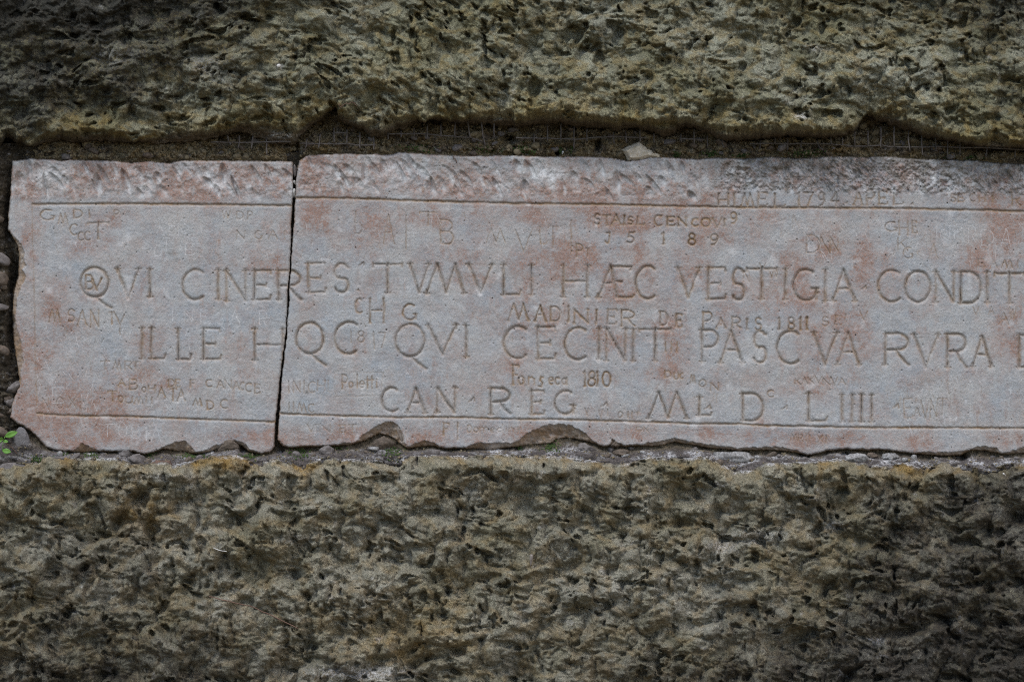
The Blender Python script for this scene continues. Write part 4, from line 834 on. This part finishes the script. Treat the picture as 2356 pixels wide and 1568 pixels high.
# twigs, roots, shells
def thin(name, uvh, r, mat, label, cat, jit=.8):
    org = W(*uvh[0]); pts = local(path(uvh, jit, 5), org)
    o = link(name, tube_mesh(name, [(pts, r)]), mat, loc=org); return tag(o, label, cat)
def on(sheet, f, x, y, dh=3):
    u, v = f(x, y); return (u, v, max(sheet.at(u+a, v+b) for a in (-5,0,5) for b in (-14,-7,0))+dh)
def lift(sheet, f, pts, dh=3):
    P = [on(sheet, f, x, y, dh) for x, y in pts]; m = sum(p[2] for p in P)/len(P)
    return [(p[0], p[1], max(p[2], m)) for p in P]
thin('twig', lift(lo, t4, [(1280,1045),(1400,1075),(1530,1105),(1660,1160),(1820,1240)], 4), .0012, TWIG, 'thin reddish twig lying slantwise across the lower tuff', 'twig')
thin('rootlet', lift(up, c9, [(975,75),(990,105),(1015,85),(1040,68),(1065,78),(1080,60),(1110,72),(1130,95)], 4), .0008, TWIG, 'curly dark rootlet stuck to the tuff above the recess', 'root')
thin('rootlet', [(*c9(1955,525), 2), (*c9(1962,548), 4), (*c9(1978,552), 4), (*c9(1985,582), 2)], .0008, TWIG, 'tiny black curl of root hanging over the top edge of the long slab', 'root')
thin('straw', lift(lo, t4, [(1305,750),(1345,765),(1385,770)], 4), .0010, SHELL, 'short pale curved straw on the lower tuff left of centre', 'straw', .3)
def shell(u, v, h, L, r, mat, rot, label):
    v_, f_ = [], []; K, n = 12, 18
    for i in range(n+1):
        t = i/n; rr = r*math.sin(min(1, t*1.15+.02)*math.pi*.5)**.9*(1-.25*max(0, t-.85)/.15)*(1+.07*math.sin(t*7*2*math.pi))
        for k in range(K):
            a = 2*math.pi*k/K; v_.append((rr*math.cos(a)/1000, rr*math.sin(a)/1000, (t-.5)*L/1000))
    for i in range(n):
        for k in range(K): f_.append((i*K+k, i*K+(k+1) % K, (i+1)*K+(k+1) % K, (i+1)*K+k))
    f_.append(tuple(n*K+k for k in range(K)))
    me = bpy.data.meshes.new('snail_shell'); me.from_pydata(v_, [], f_); me.polygons.foreach_set('use_smooth', [True]*len(me.polygons))
    o = link('snail_shell', me, mat, loc=W(u, v, h)); o.rotation_euler = (.2, rot, 0); return tag(o, label, 'snail shell')
x, y = c3(145, 405); shell(x, y, -9, 22, 3.6, SHELL, .05, 'white slender snail shell caught in the crack between the slabs')
x, y = c3(150, 325); shell(x, y, -12, 11, 3.6, SHELL, -.4, 'small brownish white shell in the crack above the slender one')
x, y, h_ = on(lo, t5, 1184, 825, 4); shell(x, y, h_, 28, 4.2, GREYSHELL, .08, 'grey spindle snail shell standing in a hollow of the lower tuff')
x, y, h_ = on(lo, t6, 2020, 300, 3); shell(x, y, h_, 9, 2.2, SHELL, -.9, 'tiny white shell at the right top of the lower tuff')
x, y = c10(590, 498); shell(x, y, mu.at(x, y)+6, 9, 2.5, SHELL, .3, 'tiny white shell standing on the top edge of the long slab')
x, y, h_ = on(up, t1, 1875, 442, 3)
fl = stone(x, y, h_, 5, 4.6, 2, SHELL, 77, facets=7, sub=ICO1, name='shell_fragment'); tag(fl, 'white shell fragment stuck on the upper tuff', 'shell fragment')
cs = stone(*c3(150,230), -14, 5, 15, 8, GREYSTONE, 78, facets=8, name='stone'); tag(cs, 'thin grey stone wedged upright in the top of the crack between the slabs', 'stone')
sp = stone(*c4(945,1000), -6, 4.6, 23, 4, flat_mat('dull_grey_flake', (.22,.19,.16), (.13,.10,.08), 120), 79, rot=-.30, facets=7, name='stone_flake'); tag(sp, 'long grey flake leaning in the chip below CAN', 'stone flake')

# seedling at the left edge
org = W(*c2(10, 1075), 20); pl = link('seedling', None, loc=org); tag(pl, 'small green seedling with oval leaves at the lower left edge', 'plant')
ST = [(*c2(-25,1030), 14), (*c2(25,1065), 22), (*c2(90,1120), 20), (*c2(150,1185), 12), (*c2(182,1245), 2)]
link('stem', tube_mesh('stem', [(local(path(ST, .5, 5), org), .0008)]), TWIG, pl)
def leaf(u0, v0, u1, v1, wd, h0, h1, bend=3):
    a = Vector((u0, v0, h0)); b = Vector((u1, v1, h1)); d = b-a; n = Vector((-d.y, d.x, 0)).normalized(); vs, fs = [], []
    K = 14
    for i in range(K+1):
        t = i/K; c = a+d*t; c.z += bend*math.sin(t*math.pi); w = wd*math.sin(math.pi*min(1, max(.02, t))**.85)**.8
        for s in (-1, -.5, 0, .5, 1):
            p = c+n*w*s; p.z += abs(s)*w*.28+ .25*math.sin(t*30)*abs(s); vs.append(tuple(Vector(W(*p))-Vector(org)))
    nn = len(vs)
    for i in range(K):
        for k in range(4): fs.append((i*5+k, i*5+k+1, (i+1)*5+k+1, (i+1)*5+k))
    me = bpy.data.meshes.new('leaf'); me.from_pydata(vs, [], fs); me.polygons.foreach_set('use_smooth', [True]*len(me.polygons))
    o = link('leaf', me, LEAF, pl); m = o.modifiers.new('thick', 'SOLIDIFY'); m.thickness = .0004
    l = link('leaf_stalk', tube_mesh('leaf_stalk', [(local([W(*ST[1]), W(u0, v0, h0)], org), .0006)]), LEAF, o)
leaf(*c2(38,1036), *c2(134,1000), 7.2, 26, 34); leaf(*c2(22,1070), *c2(64,1074), 3.6, 26, 30, 1); leaf(*c2(18,1140), *c2(84,1152), 6.2, 26, 33); leaf(*c2(14,1062), *c2(6,1040), 3.6, 26, 34, 1); leaf(*c2(16,1064), *c2(-26,1072), 4.2, 26, 32, 1)

# moss and crumbs
def scatter(name, mat, pts, shape, label, cat=None):
    vs, fs = [], []
    bv, bf = shape
    bv = np.asarray(bv, float)
    off = 0; VS = []; FS = []
    for (u, v, h, s) in pts:
        q = RNG.normal(size=4); q /= np.linalg.norm(q); R = np.array(Matrix.Rotation(RNG.uniform(0, 6.28), 3, Vector(q[:3]).normalized()))
        sc = np.array([1, RNG.uniform(.6, 1), RNG.uniform(.5, 1)])*s/1000
        VS.append((bv*(1+RNG.uniform(-.25, .25, (len(bv), 1)))*sc)@R.T+np.array(W(u, v, h))); FS.append(bf+off); off += len(bv)
    o = link(name, np_mesh(name, np.concatenate(VS), np.concatenate(FS), smooth=False), mat); return tag(o, label, cat, kind='stuff')
mp_ = []
for (f, x0, y0, x1, y1, sh_, n) in [(c2,630,1135,745,1200,mb,90),(c2,1380,1165,1570,1200,mb,120),(c2,1830,1165,1960,1200,mb,100),(c2,440,1140,520,1190,mb,40),(c2,230,1180,330,1230,mb,50),(c2,1090,1150,1180,1200,mb,50),(c4,100,1120,270,1195,mb,110),(c4,820,1110,960,1190,mb,90),(c4,2040,1085,2150,1150,mb,100),(c4,1840,1115,1880,1145,mb,25),(c4,430,1090,520,1140,mb,30),
        (c10,120,420,260,515,mu,50),(c10,560,440,600,515,mu,30),(c10,1640,490,1690,545,mu,60),(c10,1900,480,2060,530,mu,80),(c10,2220,500,2340,540,mu,50),(c10,250,460,330,510,mu,30),(c10,640,440,680,510,mu,20),(c11,350,430,620,490,mu,110),(c11,1680,470,1760,515,mu,40),(c11,1850,480,1960,520,mu,50),(c9,1540,420,1800,500,mu,70),(c9,2150,440,2356,500,mu,50)]:
    a = f(x0, y0); b = f(x1, y1)
    for _ in range(int(n*1.2)):
        u = random.gauss((a[0]+b[0])/2, (b[0]-a[0])/3.4); v = random.gauss((a[1]+b[1])/2, (b[1]-a[1])/3.4)
        mp_.append((u, v, sh_.at(u, v)+random.uniform(-1, 2), random.uniform(1.2, 2.8)))
scatter('moss', MOSS, mp_, ico(1), 'small tufts of bright green moss dotted along both joints', 'moss')
cp = []
for _ in range(900):
    u = random.uniform(40, 2400); v = random.uniform(1028, 1085)
    cp.append((u, v, mb.at(u, v)+1, random.uniform(1, 3.6)))
for _ in range(2600):
    u = random.uniform(0, 2400); v = random.uniform(285, 372)
    cp.append((u, v, mu.at(u, v)+1, random.uniform(1, 4.6)))
scatter('crumbs', EARTH, cp, ico(1), 'grey crumbs of mortar and grit strewn in the joints', 'grit')
